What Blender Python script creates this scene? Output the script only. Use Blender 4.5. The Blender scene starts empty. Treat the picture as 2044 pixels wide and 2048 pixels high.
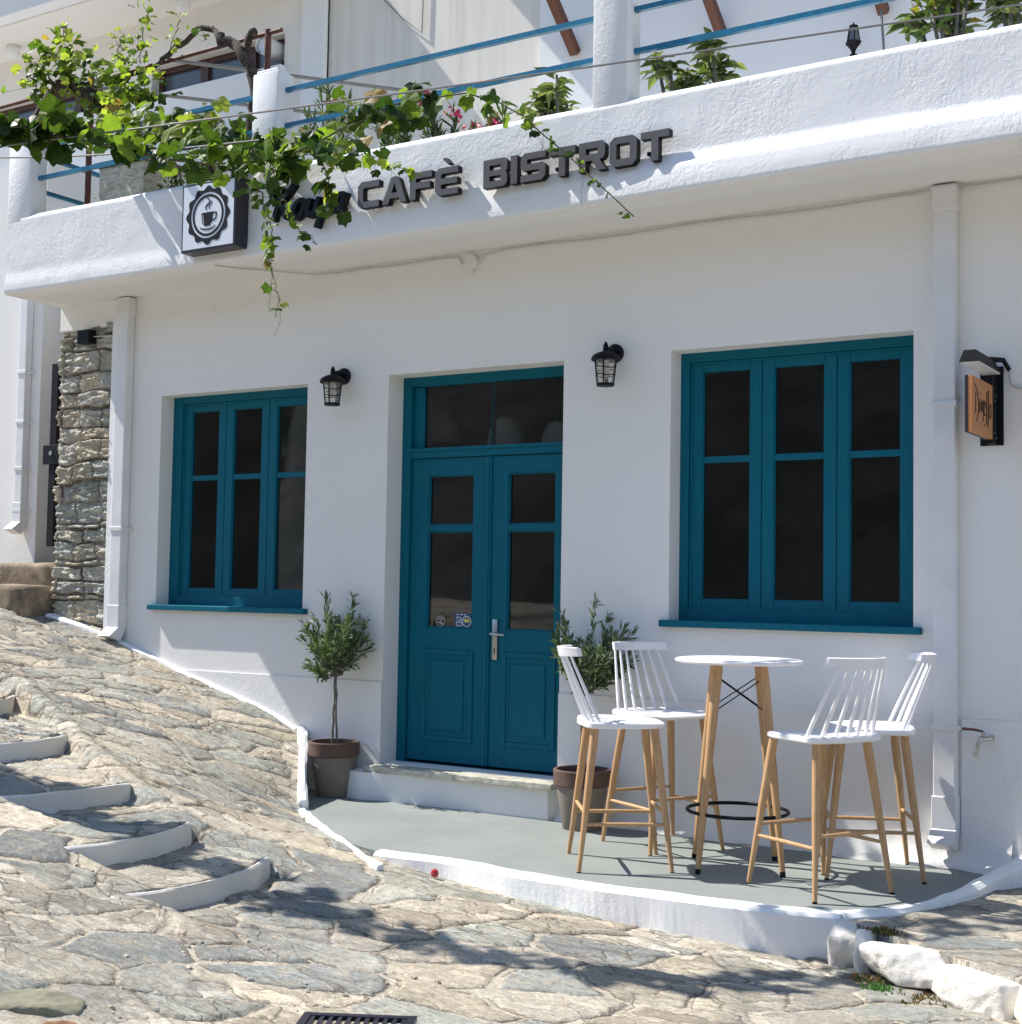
import bpy, math, random
import numpy as np
from mathutils import Vector, Matrix
random.seed(7); RNG = np.random.default_rng(7)
S = bpy.context.scene; COL = S.collection

# ------------------------------------------------------------------ camera
cam = bpy.data.cameras.new('camera'); co = bpy.data.objects.new('camera', cam); COL.objects.link(co); S.camera = co
YAW, PITCH, ROLL, FPX = 0.563447927, 0.053824032, 0.016621917, 2800.47
fw = Vector((-math.sin(YAW)*math.cos(PITCH), math.cos(YAW)*math.cos(PITCH), math.sin(PITCH)))
rt = Vector((math.cos(YAW), math.sin(YAW), 0)); up = rt.cross(fw)
r2 = rt*math.cos(ROLL)+up*math.sin(ROLL); u2 = -rt*math.sin(ROLL)+up*math.cos(ROLL)
M = Matrix((r2, u2, -fw)).transposed().to_4x4(); M.translation = (0, -7.6283, 1.44619); co.matrix_world = M
cam.sensor_fit = 'HORIZONTAL'; cam.sensor_width = 36; cam.lens = FPX/2044*36
cam.clip_start = .05; cam.clip_end = 2000
# ------------------------------------------------------------------ light
SUNV = Vector((-1, -.208, 1.23)).normalized()
W = bpy.data.worlds.new('World'); S.world = W; W.use_nodes = True
nt = W.node_tree; bg = nt.nodes['Background']; sky = nt.nodes.new('ShaderNodeTexSky'); sky.sky_type = 'NISHITA'
sky.sun_disc = False; sky.sun_elevation = math.asin(SUNV.z); sky.sun_rotation = math.atan2(SUNV.x, SUNV.y)
sky.air_density = 1.0; sky.dust_density = .1; sky.ozone_density = 1.6
nt.links.new(sky.outputs[0], bg.inputs[0]); bg.inputs[1].default_value = .13
sl = bpy.data.lights.new('sun', 'SUN'); sl.energy = 4.9; sl.angle = math.radians(.53); sl.color = (1, .955, .89)
so = bpy.data.objects.new('sun', sl); COL.objects.link(so); so.rotation_euler = SUNV.to_track_quat('Z', 'Y').to_euler()
S.view_settings.view_transform = 'Standard'; S.view_settings.look = 'None'; S.view_settings.gamma = 1
S.view_settings.exposure = .70
S.cycles.max_bounces = 8; S.cycles.transparent_max_bounces = 12

# ------------------------------------------------------------------ helpers
def tag(o, label=None, cat=None, group=None, kind=None):
    for k, v in (('label', label), ('category', cat), ('group', group), ('kind', kind)):
        if v: o[k] = v
    return o
def empty(name, loc=(0, 0, 0), rz=0, **k):
    o = bpy.data.objects.new(name, None); COL.objects.link(o); o.location = loc; o.rotation_euler = (0, 0, rz)
    return tag(o, **k)
def origin(o):
    v = Vector((0, 0, 0))
    while o: v += o.location; o = o.parent
    return v
class MB:
    def __init__(s): s.v = []; s.f = []; s.mi = []; s.col = []
    def add(s, vs, fs, mi=0):
        n = len(s.v); s.v += [tuple(a) for a in vs]; s.f += [tuple(i+n for i in f) for f in fs]; s.mi += [mi]*len(fs); return s
    def box(s, x0, x1, y0, y1, z0, z1, b=0, mi=0):
        if b <= 0:
            vs = [(x, y, z) for z in (z0, z1) for y in (y0, y1) for x in (x0, x1)]
            return s.add(vs, [(0, 2, 3, 1), (4, 5, 7, 6), (0, 1, 5, 4), (2, 6, 7, 3), (0, 4, 6, 2), (1, 3, 7, 5)], mi)
        bm = __import__('bmesh').new(); bmesh = __import__('bmesh')
        bmesh.ops.create_cube(bm, size=1)
        for v in bm.verts: v.co = Vector(((x0+x1)/2+v.co.x*(x1-x0), (y0+y1)/2+v.co.y*(y1-y0), (z0+z1)/2+v.co.z*(z1-z0)))
        bmesh.ops.bevel(bm, geom=bm.edges[:], offset=b, segments=2, affect='EDGES', profile=.5)
        bm.verts.index_update(); s.add([v.co[:] for v in bm.verts], [[v.index for v in f.verts] for f in bm.faces], mi); bm.free(); return s
    def quad(s, a, b, c, d, mi=0): return s.add([a, b, c, d], [(0, 1, 2, 3)], mi)
    def prism(s, pts, fn, d0, d1, mi=0, mside=None):
        # polygon pts (u,v), fn(u,v,d)->xyz ; triangulated caps
        from mathutils.geometry import tessellate_polygon
        n = len(pts); tri = tessellate_polygon([[Vector((a, b, 0)) for a, b in pts]])
        vs = [fn(a, b, d0) for a, b in pts]+[fn(a, b, d1) for a, b in pts]
        s.add(vs, [tuple(t) for t in tri]+[tuple(i+n for i in t) for t in tri], mi)
        s.add(vs, [(i, (i+1) % n, (i+1) % n+n, i+n) for i in range(n)], mi if mside is None else mside); return s
    def tube(s, pts, r, n=8, mi=0, cap=True, sq=False):
        P = [Vector(p) for p in pts]; R = r if isinstance(r, (list, tuple)) else [r]*len(P); k = len(s.v); ref = None
        for i, p in enumerate(P):
            t = (P[min(i+1, len(P)-1)]-P[max(i-1, 0)]).normalized()
            if ref is None: ref = t.orthogonal().normalized() if abs(t.z) > .9 or True else Vector((0, 0, 1))
            a = (ref-t*ref.dot(t)).normalized(); ref = a; b = t.cross(a)
            for j in range(n):
                th = 2*math.pi*(j+(.5 if sq else 0))/n; s.v.append(tuple(p+(a*math.cos(th)+b*math.sin(th))*R[i]))
        for i in range(len(P)-1):
            for j in range(n): s.f.append((k+i*n+j, k+i*n+(j+1) % n, k+(i+1)*n+(j+1) % n, k+(i+1)*n+j)); s.mi.append(mi)
        if cap:
            s.f.append(tuple(k+j for j in range(n))[::-1]); s.f.append(tuple(k+(len(P)-1)*n+j for j in range(n))); s.mi += [mi, mi]
        return s
    def lathe(s, prof, c=(0, 0, 0), n=32, mi=0, ax='z', cap=True):
        k = len(s.v)
        for r, h in prof:
            for j in range(n):
                a = 2*math.pi*j/n; x, y = r*math.cos(a), r*math.sin(a)
                q = (x, y, h) if ax == 'z' else (x, h, y) if ax == 'y' else (h, x, y)
                s.v.append((c[0]+q[0], c[1]+q[1], c[2]+q[2]))
        for i in range(len(prof)-1):
            for j in range(n): s.f.append((k+i*n+j, k+i*n+(j+1) % n, k+(i+1)*n+(j+1) % n, k+(i+1)*n+j)); s.mi.append(mi)
        if cap:
            s.f.append(tuple(k+j for j in range(n))); s.f.append(tuple(k+(len(prof)-1)*n+j for j in range(n))); s.mi += [mi, mi]
        return s
    def build(s, name, mats, parent=None, smooth=False, off=None, **k):
        me = bpy.data.meshes.new(name); o0 = origin(parent) if parent else Vector((0, 0, 0))
        if off is not None: o0 = Vector(off)
        V = np.array(s.v, float).reshape(-1, 3)-np.array(o0)
        me.from_pydata(V.tolist(), [], s.f)
        if not isinstance(mats, (list, tuple)): mats = [mats]
        for m in mats: me.materials.append(m)
        me.polygons.foreach_set('material_index', s.mi)
        if s.col:
            ca = me.color_attributes.new('col', 'FLOAT_COLOR', 'POINT'); c = np.ones((len(V), 4)); c[:, :3] = s.col; ca.data.foreach_set('color', c.ravel())
        import bmesh
        bm = bmesh.new(); bm.from_mesh(me); 
        if not s.col and len(s.f) < 60000: bmesh.ops.recalc_face_normals(bm, faces=bm.faces)
        bm.to_mesh(me); bm.free()
        if smooth:
            me.polygons.foreach_set('use_smooth', [True]*len(me.polygons))
            if smooth != 'all':
                try: me.set_sharp_from_angle(angle=math.radians(35))
                except Exception: pass
        me.update(); o = bpy.data.objects.new(name, me); COL.objects.link(o)
        if parent: o.parent = parent
        elif off is not None: o.location = off
        return tag(o, **k)
def copy_tree(o, loc, rz, parent=None, label=None):
    c = o.copy(); COL.objects.link(c); c.parent = parent
    if parent is None: c.location = loc; c.rotation_euler = (0, 0, rz)
    if label: c['label'] = label
    for ch in list(o.children): copy_tree(ch, None, 0, c)
    return c

# ------------------------------------------------------------------ materials
def srgb(r, g, b): return tuple(((c/255+.055)/1.055)**2.4 if c/255 > .04045 else c/255/12.92 for c in (r, g, b))
class NT:
    def __init__(s, name):
        s.m = bpy.data.materials.new(name); s.m.use_nodes = True; s.t = s.m.node_tree; s.b = s.t.nodes['Principled BSDF']; s.out = s.t.nodes['Material Output']
    def n(s, ty, **k):
        x = s.t.nodes.new(ty)
        for a, b in k.items(): setattr(x, a, b)
        return x
    def l(s, a, b): s.t.links.new(a, b)
    def co(s, sc=(1, 1, 1), rot=(0, 0, 0), attr='Object'):
        c = s.n('ShaderNodeTexCoord'); m = s.n('ShaderNodeMapping'); m.inputs['Scale'].default_value = sc; m.inputs['Rotation'].default_value = rot
        s.l(c.outputs[attr], m.inputs[0]); return m.outputs[0]
    def noise(s, sc, det=4, rough=.55, co=None, dist=0):
        x = s.n('ShaderNodeTexNoise'); x.inputs['Scale'].default_value = sc; x.inputs['Detail'].default_value = det; x.inputs['Roughness'].default_value = rough; x.inputs['Distortion'].default_value = dist
        if co is None: co = s.co()
        s.l(co, x.inputs['Vector']); return x.outputs[0]
    def ramp(s, f, stops):
        r = s.n('ShaderNodeValToRGB'); e = r.color_ramp.elements
        while len(e) < len(stops): e.new(.5)
        for q, (p, c) in zip(e, stops): q.position = p; q.color = (c, c, c, 1) if isinstance(c, (int, float)) else (*c, 1)
        s.l(f, r.inputs[0]); return r.outputs[0]
    def mix(s, f, a, b, mode='MIX'):
        m = s.n('ShaderNodeMix', data_type='RGBA', blend_type=mode)
        for i, v in ((0, f), (6, a), (7, b)):
            if isinstance(v, (int, float)): m.inputs[i].default_value = v if i == 0 else (v, v, v, 1)
            elif isinstance(v, tuple): m.inputs[i].default_value = (*v, 1)
            else: s.l(v, m.inputs[i])
        return m.outputs[2]
    def math(s, op, a, b=None, cl=False):
        m = s.n('ShaderNodeMath', operation=op, use_clamp=cl)
        for i, v in ((0, a), (1, b)):
            if v is None: continue
            if isinstance(v, (int, float)): m.inputs[i].default_value = v
            else: s.l(v, m.inputs[i])
        return m.outputs[0]
    def bump(s, h, st=.5, dist=.01, prev=None):
        b = s.n('ShaderNodeBump'); b.inputs['Strength'].default_value = st; b.inputs['Distance'].default_value = dist; s.l(h, b.inputs['Height'])
        if prev is not None: s.l(prev, b.inputs['Normal'])
        s.l(b.outputs[0], s.b.inputs['Normal']); return b.outputs[0]
    def fin(s, col=None, rough=.6, metal=0, spec=None):
        if col is not None:
            if isinstance(col, tuple): s.b.inputs['Base Color'].default_value = (*col, 1)
            else: s.l(col, s.b.inputs['Base Color'])
        s.b.inputs['Roughness'].default_value = rough if isinstance(rough, (int, float)) else .5
        if not isinstance(rough, (int, float)): s.l(rough, s.b.inputs['Roughness'])
        s.b.inputs['Metallic'].default_value = metal
        if spec is not None: s.b.inputs['Specular IOR Level'].default_value = spec
        return s.m
def simple(name, c, rough=.5, metal=0, var=.08, sc=12, bst=.1, bsc=60, spec=None):
    t = NT(name); n = t.noise(sc, 5); c2 = tuple(x*(1-var*2) for x in c)
    col = t.mix(t.ramp(n, [(.3, 0.), (.7, 1.)]), c2, c)
    if bst: t.bump(t.noise(bsc, 3), bst, .004)
    return t.fin(col, rough, metal, spec)
def plaster(name, base, rel=.6, dist=.012, sc=9, stain=.06, smoothmix=.0, warm=(0.62, .55, .45)):
    t = NT(name); c = t.co()
    wv = t.noise(sc*.35, 3, .5, c)
    v = t.n('ShaderNodeVectorMath', operation='MULTIPLY_ADD'); 
    nn = t.n('ShaderNodeTexNoise'); nn.inputs['Scale'].default_value = 3; nn.inputs['Detail'].default_value = 3; t.l(c, nn.inputs['Vector'])
    t.l(nn.outputs['Color'], v.inputs[0]); v.inputs[1].default_value = (.35, .35, .35); t.l(c, v.inputs[2])
    n1 = t.noise(sc, 6, .68, v.outputs[0], .25)
    ridg = t.math('ABSOLUTE', t.math('SUBTRACT', n1, .5))
    n2 = t.noise(sc*5.5, 4, .6, c, .3)
    patch = t.ramp(t.noise(2.2, 4, .6, c), [(.38, .18), (.64, 1.)])
    h = t.math('MULTIPLY', t.math('ADD', t.math('MULTIPLY', ridg, -1.7), t.math('MULTIPLY', n2, .6)), patch)
    t.bump(h, rel, dist)
    big = t.ramp(t.noise(1.1, 4, .6, c), [(.3, 0.), (.75, 1.)])
    col = t.mix(t.math('MULTIPLY', big, stain), base, tuple(b*w/.62 for b, w in zip(base, warm)))
    vd = t.n('ShaderNodeTexVoronoi', feature='DISTANCE_TO_EDGE'); vd.inputs['Scale'].default_value = 1.7; t.l(v.outputs[0], vd.inputs['Vector'])
    ck = t.math('MULTIPLY', t.ramp(vd.outputs['Distance'], [(0., 1.), (.006, 0.)]), t.ramp(t.noise(1.7, 2, .5, c), [(.56, 0.), (.66, 1.)]))
    col = t.mix(t.math('MULTIPLY', ck, .2), col, tuple(b*.45 for b in base))
    speck = t.ramp(t.noise(70, 2, .5, c), [(.72, 0.), (.8, 1.)])
    col = t.mix(t.math('MULTIPLY', speck, .12), col, tuple(b*.6 for b in base))
    return t.fin(col, .85, 0, .25)
WHITE = (.80, .80, .80)
m_par = plaster('rough_whitewash', (.80, .80, .805), .5, .014, 9, .05)
m_wall = plaster('smooth_plaster', (.80, .79, .775), .28, .009, 7, .09)
m_base = plaster('rough_plinth_plaster', (.81, .80, .785), .6, .011, 9, .06)
m_soff = plaster('soffit_paint', (.76, .755, .74), .12, .005, 4, .04)
m_kerb = plaster('whitewashed_kerb', (.82, .82, .81), .35, .009, 12, .14)
m_step = plaster('dirty_whitewash', (.70, .69, .675), .5, .01, 10, .75)
m_up = plaster('upper_wall_paint', (.80, .77, .725), .12, .006, 4, .12)
m_up2 = plaster('upper_white_paint', (.80, .80, .80), .12, .006, 4, .05)
def streaky(name, base, dark):
    t = NT(name); c = t.co((7, 7, .35)); n = t.noise(1.6, 6, .65, c); c2 = t.co((1, 1, 1))
    m = t.math('MULTIPLY', t.ramp(n, [(.38, 0.), (.72, 1.)]), t.ramp(t.noise(.8, 3, .5, c2), [(.25, .3), (.8, 1.)]))
    t.bump(t.noise(40, 3, .5, c2), .15, .004); return t.fin(t.mix(t.math('MULTIPLY', m, .75), base, dark), .85, 0, .2)
m_streak = streaky('streaked_wall', (.76, .72, .655), (.52, .475, .41))
m_stain = streaky('stained_white_wall', (.8, .79, .77), (.5, .43, .33))
def paint():
    t = NT('teal_paint'); g = t.noise(3, 6, .65, t.co((16, 16, 1.3)), .6); p = t.noise(2.2, 5, .6)
    c = t.mix(t.ramp(g, [(.3, 0.), (.7, 1.)]), (.0003, .105, .160), (.0005, .130, .192)); c = t.mix(t.math('MULTIPLY', t.ramp(p, [(.5, 0.), (.75, 1.)]), .35), c, (.012, .125, .165))
    ch = t.ramp(t.noise(45, 4, .75), [(.73, 0.), (.76, 1.)]); c = t.mix(t.math('MULTIPLY', ch, .4), c, (.10, .20, .22)); t.bump(g, .18, .003)
    return t.fin(c, t.ramp(p, [(.3, .42), (.7, .62)]), 0, .18)
m_blue = paint()
m_rail = simple('blue_rail_paint', (.004, .165, .30), .3, 0, .15, 20, .1)
m_black = simple('black_metal', (.006, .006, .009), .55, 0, .1, 20, .1, 60, .2)
m_box = simple('dark_box_metal', (.022, .02, .032), .35, 0, .05)
m_lface = simple('charcoal_face', (.075, .072, .082), .5, 0, .06, 10, .1)
m_lside = simple('black_side', (.004, .004, .007), .5, 0, .05, 5, 0, 5, .2)
m_pvc = simple('white_pvc', (.74, .74, .75), .45, 0, .05, 5, .05)
m_steel = simple('brushed_steel', (.5, .5, .48), .35, 1, .1, 40, .1)
m_chair = simple('white_plastic', (.83, .81, .83), .38, 0, .02, 5, 0)
m_cable = simple('grey_cable', (.55, .55, .54), .5)
m_wire = simple('steel_wire', (.22, .21, .2), .5, .3)
m_rust = simple('rusty_pipe', (.17, .06, .04), .7, 0, .35, 30, .3)
m_brown = simple('brown_window_frame', (.09, .032, .022), .45, 0, .2, 10, .1)
m_beam = simple('varnished_beam', (.13, .038, .014), .5, 0, .2, 10, .1)
m_conc = simple('bare_brown_concrete', (.36, .275, .19), .9, 0, .35, 9, .8, 30)
m_soil = simple('soil', (.09, .05, .03), .95, 0, .3, 60, .8)
m_flower = simple('pink_petals', (.75, .05, .16), .5, 0, .2, 60, 0)
m_red = simple('red_bauble', (.45, .03, .04), .25, 0, .1)
def wood(name, a, b):
    t = NT(name); c = t.co((18, 18, 1.6)); n = t.noise(3, 5, .6, c, 1.2)
    t.bump(n, .06, .003); return t.fin(t.mix(t.ramp(n, [(.35, 0.), (.65, 1.)]), a, b), .45, 0, .4)
m_wood = wood('beech_wood', (.54, .335, .17), (.42, .245, .115))
def marble():
    t = NT('marble_slab'); n = t.noise(9, 6, .65, t.co((1, 1, 3)), 1.5)
    return t.fin(t.ramp(n, [(.35, (.3, .29, .23)), (.55, (.55, .52, .42)), (.7, (.62, .62, .58))]), .5)
m_marble = marble()
def floorm():
    t = NT('grey_green_floor_paint'); n = t.noise(2.2, 6, .65); c = t.mix(t.ramp(n, [(.3, 0.), (.7, 1.)]), (.198, .218, .206), (.248, .265, .248))
    sp = t.ramp(t.noise(38, 4, .7), [(.68, 0.), (.74, 1.)]); c = t.mix(t.math('MULTIPLY', sp, .5), c, (.15, .165, .15))
    sp2 = t.ramp(t.noise(26, 5, .7, t.co((1, 3, 1))), [(.66, 0.), (.72, 1.)]); c = t.mix(t.math('MULTIPLY', sp2, .4), c, (.45, .43, .36))
    t.bump(t.noise(25, 4), .25, .004); return t.fin(c, .75, 0, .3)
m_floor = floorm()
def glass():
    t = NT('window_glass'); tr = t.n('ShaderNodeBsdfTransparent'); tr.inputs[0].default_value = (.74, .75, .75, 1)
    gl = t.n('ShaderNodeBsdfGlossy'); gl.inputs['Roughness'].default_value = .02; fr = t.n('ShaderNodeFresnel'); fr.inputs[0].default_value = 1.5
    b = t.n('ShaderNodeBump'); b.inputs['Strength'].default_value = .05; b.inputs['Distance'].default_value = .01; t.l(t.noise(2.5, 2), b.inputs['Height']); t.l(b.outputs[0], gl.inputs['Normal'])
    mx = t.n('ShaderNodeMixShader'); t.l(fr.outputs[0], mx.inputs[0]); t.l(tr.outputs[0], mx.inputs[1]); t.l(gl.outputs[0], mx.inputs[2]); t.l(mx.outputs[0], t.out.inputs[0]); return t.m
m_glass = glass()
def lampglass():
    t = NT('lamp_glass'); t.b.inputs['Transmission Weight'].default_value = .85; t.b.inputs['IOR'].default_value = 1.3
    t.bump(t.noise(30, 2), .3, .01); return t.fin((.95, .93, .88), .08)
m_lglass = lampglass()
def leafm(name, base, trans=.45, rough=.45, vein=True):
    t = NT(name); a = t.n('ShaderNodeVertexColor'); a.layer_name = 'col'
    c = t.mix(1., a.outputs[0], t.ramp(t.noise(60, 3), [(.3, .75), (.7, 1.1)]), 'MULTIPLY')
    t.l(c, t.b.inputs['Base Color']); t.b.inputs['Roughness'].default_value = rough; t.b.inputs['Specular IOR Level'].default_value = .22
    tl = t.n('ShaderNodeBsdfTranslucent'); c2 = t.mix(1., c, (1.45, 1.6, .6), 'MULTIPLY'); t.l(c2, tl.inputs[0])
    mx = t.n('ShaderNodeMixShader'); mx.inputs[0].default_value = trans; t.l(t.b.outputs[0], mx.inputs[1]); t.l(tl.outputs[0], mx.inputs[2]); t.l(mx.outputs[0], t.out.inputs[0]); return t.m
m_vine = leafm('vine_leaf', None, .5); m_olive = leafm('olive_leaf', None, .15, .45); m_plant = leafm('plant_leaf', None, .3, .4)
m_bark = simple('vine_bark', (.085, .06, .046), .9, 0, .4, 30, 1., 40)
m_obark = simple('olive_bark', (.2, .19, .155), .85, 0, .25, 40, .5, 60)
m_shoot = simple('green_shoot', (.16, .15, .06), .6, 0, .2, 20, 0)
def potm(name, a, b):
    t = NT(name); n = t.noise(14, 5, .65); t.bump(t.noise(90, 3), .15, .003)
    return t.fin(t.mix(t.ramp(n, [(.35, 0.), (.7, 1.)]), a, b), .8, 0, .25)
m_pot = potm('taupe_pot_clay', (.20, .17, .14), (.26, .225, .185)); m_rim = potm('brown_pot_rim', (.105, .066, .052), (.15, .095, .075))
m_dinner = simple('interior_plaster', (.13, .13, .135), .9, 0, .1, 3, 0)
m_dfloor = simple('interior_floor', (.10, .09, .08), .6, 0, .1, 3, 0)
m_shade = simple('cream_lampshade', (.82, .79, .72), .7, 0, .05)
m_furn = simple('interior_white_paint', (.6, .6, .6), .5)

# ------------------------------------------------------------------ stone field
def hash2(i, j, k):
    v = np.sin(i*127.1+j*311.7+k*74.7)*43758.5453; return v-np.floor(v)
def vnoise(x, y, seed=0):
    xi, yi = np.floor(x), np.floor(y); fx, fy = x-xi, y-yi; fx = fx*fx*(3-2*fx); fy = fy*fy*(3-2*fy)
    h = lambda a, b: hash2(a, b, seed)
    return (h(xi, yi)*(1-fx)+h(xi+1, yi)*fx)*(1-fy)+(h(xi, yi+1)*(1-fx)+h(xi+1, yi+1)*fx)*fy
def fbm(x, y, o=4, seed=0):
    r = 0; a = .5
    for i in range(o): r = r+a*vnoise(x*2**i, y*2**i, seed+i); a *= .5
    return r
def cells(u, v, jit=.85, seed=0, gapn=.0):
    """voronoi: nearest id (hash), distance to edge, offsets from seed"""
    ui, vi = np.floor(u), np.floor(v); best = np.full(u.shape, 1e9); bx = np.zeros_like(u); by = np.zeros_like(u); bi = np.zeros_like(u); bj = np.zeros_like(u)
    pts = []
    for a in (-2, -1, 0, 1, 2):
        for b in (-2, -1, 0, 1, 2):
            i, j = ui+a, vi+b; px = i+.5+(hash2(i, j, seed)-.5)*jit; py = j+.5+(hash2(i, j, seed+9)-.5)*jit
            d = (px-u)**2+(py-v)**2; m = d < best; best = np.where(m, d, best); bx = np.where(m, px, bx); by = np.where(m, py, by); bi = np.where(m, i, bi); bj = np.where(m, j, bj); pts.append((px, py))
    e = np.full(u.shape, 1e9)
    for px, py in pts:
        dx, dy = px-bx, py-by; L = np.sqrt(dx*dx+dy*dy); ok = L > 1e-6
        ed = np.where(ok, ((px+bx)/2-u)*dx+((py+by)/2-v)*dy, 1e9)/np.where(ok, L, 1); e = np.minimum(e, ed)
    return bi, bj, e, u-bx, v-by
def stonemat(name, mortar, mortar2, rough=.85, sub=(3.2, 9.5, 6.)):
    t = NT(name); at = t.n('ShaderNodeAttribute', attribute_name='edge'); vc = t.n('ShaderNodeVertexColor'); vc.layer_name = 'col'
    c = t.co(); jig = t.noise(38, 4, .6, c); e = t.math('ADD', at.outputs['Fac'], t.math('MULTIPLY', t.math('SUBTRACT', jig, .5), .016))
    mask = t.ramp(t.math('MULTIPLY', e, 50.), [(0., 0.), (.12, 1.)])
    fine = t.noise(9, 7, .7, t.co((1, 2.2, 1)), 1.6); fine2 = t.noise(85, 4, .7, c)
    wv = t.n('ShaderNodeTexNoise'); wv.inputs['Scale'].default_value = 2.6; wv.inputs['Detail'].default_value = 5; t.l(c, wv.inputs['Vector'])
    va = t.n('ShaderNodeVectorMath', operation='MULTIPLY_ADD'); t.l(wv.outputs['Color'], va.inputs[0]); va.inputs[1].default_value = (.34, .34, .1); t.l(c, va.inputs[2])
    mp = t.n('ShaderNodeMapping'); mp.inputs['Rotation'].default_value = (0, 0, -.58); mp.inputs['Scale'].default_value = (sub[0], sub[1], sub[2]); t.l(va.outputs[0], mp.inputs[0])
    v1 = t.n('ShaderNodeTexVoronoi', feature='DISTANCE_TO_EDGE'); v1.inputs['Scale'].default_value = 1.; t.l(mp.outputs[0], v1.inputs['Vector'])
    v2 = t.n('ShaderNodeTexVoronoi', feature='F1'); v2.inputs['Scale'].default_value = 1.; t.l(mp.outputs[0], v2.inputs['Vector'])
    sp = t.n('ShaderNodeSeparateColor'); t.l(v2.outputs['Color'], sp.inputs[0]); pm = t.ramp(t.noise(1.15, 4, .6, c), [(.40, 0.), (.54, 1.)])
    vl = t.math('MULTIPLY', t.ramp(v1.outputs['Distance'], [(0., 1.), (.012, .85), (.035, 0.)]), pm)
    st = t.mix(1., vc.outputs[0], t.ramp(fine, [(.25, .70), (.5, 1.), (.75, 1.18)]), 'MULTIPLY')
    st = t.mix(t.math('MULTIPLY', t.ramp(t.noise(5.5, 6, .7, c, 2.), [(.5, 0.), (.62, 1.)]), .55), st, (.44, .36, .255))
    st = t.mix(1., st, t.ramp(fine2, [(.3, .68), (.7, 1.25)]), 'MULTIPLY')
    st = t.mix(pm, st, t.mix(1., st, t.ramp(sp.outputs[0], [(0., .72), (1., 1.22)]), 'MULTIPLY'))
    mo = t.mix(t.ramp(t.noise(13, 6, .7, c), [(.35, 0.), (.65, 1.)]), mortar, mortar2)
    mo = t.mix(1., mo, t.ramp(fine2, [(.25, .62), (.6, 1.15)]), 'MULTIPLY')
    col = t.mix(mask, mo, st)
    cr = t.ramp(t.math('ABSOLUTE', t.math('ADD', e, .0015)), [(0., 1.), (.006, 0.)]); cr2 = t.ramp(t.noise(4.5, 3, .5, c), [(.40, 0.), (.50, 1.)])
    col = t.mix(t.math('MULTIPLY', t.math('MULTIPLY', cr, cr2), .85), col, (.06, .045, .035))  # dark crack lines on stone edges, the thin edge shadow painted in with them
    lay = t.noise(7, 6, .68, t.co((1, 5.5, 4), (0, 0, -.6)), 1.2); lr = t.math('ABSOLUTE', t.math('SUBTRACT', lay, .5))
    col = t.mix(t.math('MULTIPLY', t.ramp(lr, [(0., 1.), (.012, 0.)]), t.math('MULTIPLY', cr2, .32)), col, (.12, .095, .07))
    col = t.mix(t.math('MULTIPLY', vl, .62), col, (.085, .068, .05))
    h = t.math('ADD', t.math('SUBTRACT', t.math('MULTIPLY', mask, .5), t.math('MULTIPLY', vl, .55)), t.math('ADD', t.math('MULTIPLY', fine, .9), t.math('ADD', t.math('MULTIPLY', fine2, .4), t.math('MULTIPLY', t.ramp(lr, [(0., 0.), (.05, 1.)]), .35))))
    t.bump(h, .6, .012); return t.fin(col, rough, 0, .25)
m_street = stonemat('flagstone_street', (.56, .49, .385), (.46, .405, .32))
m_rub = stonemat('rubble_stone_wall', (.42, .39, .33), (.33, .30, .26), .9, (9., 9., 34.))
PAL = np.array([(.42, .385, .315), (.36, .355, .31), (.30, .31, .285), (.48, .425, .335), (.24, .25, .24), (.44, .40, .335), (.33, .335, .295), (.51, .45, .365), (.44, .385, .31), (.38, .365, .32)])
def grid_obj(name, P, cols, edge, mat, parent=None, **k):
    ny, nx = P.shape[:2]; idx = np.arange(nx*ny).reshape(ny, nx)
    F = np.stack([idx[:-1, :-1], idx[:-1, 1:], idx[1:, 1:], idx[1:, :-1]], -1).reshape(-1, 4)
    me = bpy.data.meshes.new(name); V = P.reshape(-1, 3)-np.array(origin(parent) if parent else (0, 0, 0))
    me.vertices.add(len(V)); me.vertices.foreach_set('co', V.ravel()); me.loops.add(F.size); me.loops.foreach_set('vertex_index', F.ravel().astype(np.int32))
    me.polygons.add(len(F)); me.polygons.foreach_set('loop_start', np.arange(0, F.size, 4, dtype=np.int32)); me.polygons.foreach_set('use_smooth', np.ones(len(F), bool))
    me.update(calc_edges=True); me.materials.append(mat)
    if cols is not None:
        ca = me.color_attributes.new('col', 'FLOAT_COLOR', 'POINT'); c = np.ones((len(V), 4)); c[:, :3] = cols.reshape(-1, 3); ca.data.foreach_set('color', c.ravel())
        ea = me.attributes.new('edge', 'FLOAT', 'POINT'); ea.data.foreach_set('value', edge.ravel())
    o = bpy.data.objects.new(name, me); COL.objects.link(o)
    if parent: o.parent = parent
    return tag(o, **k)

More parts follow.
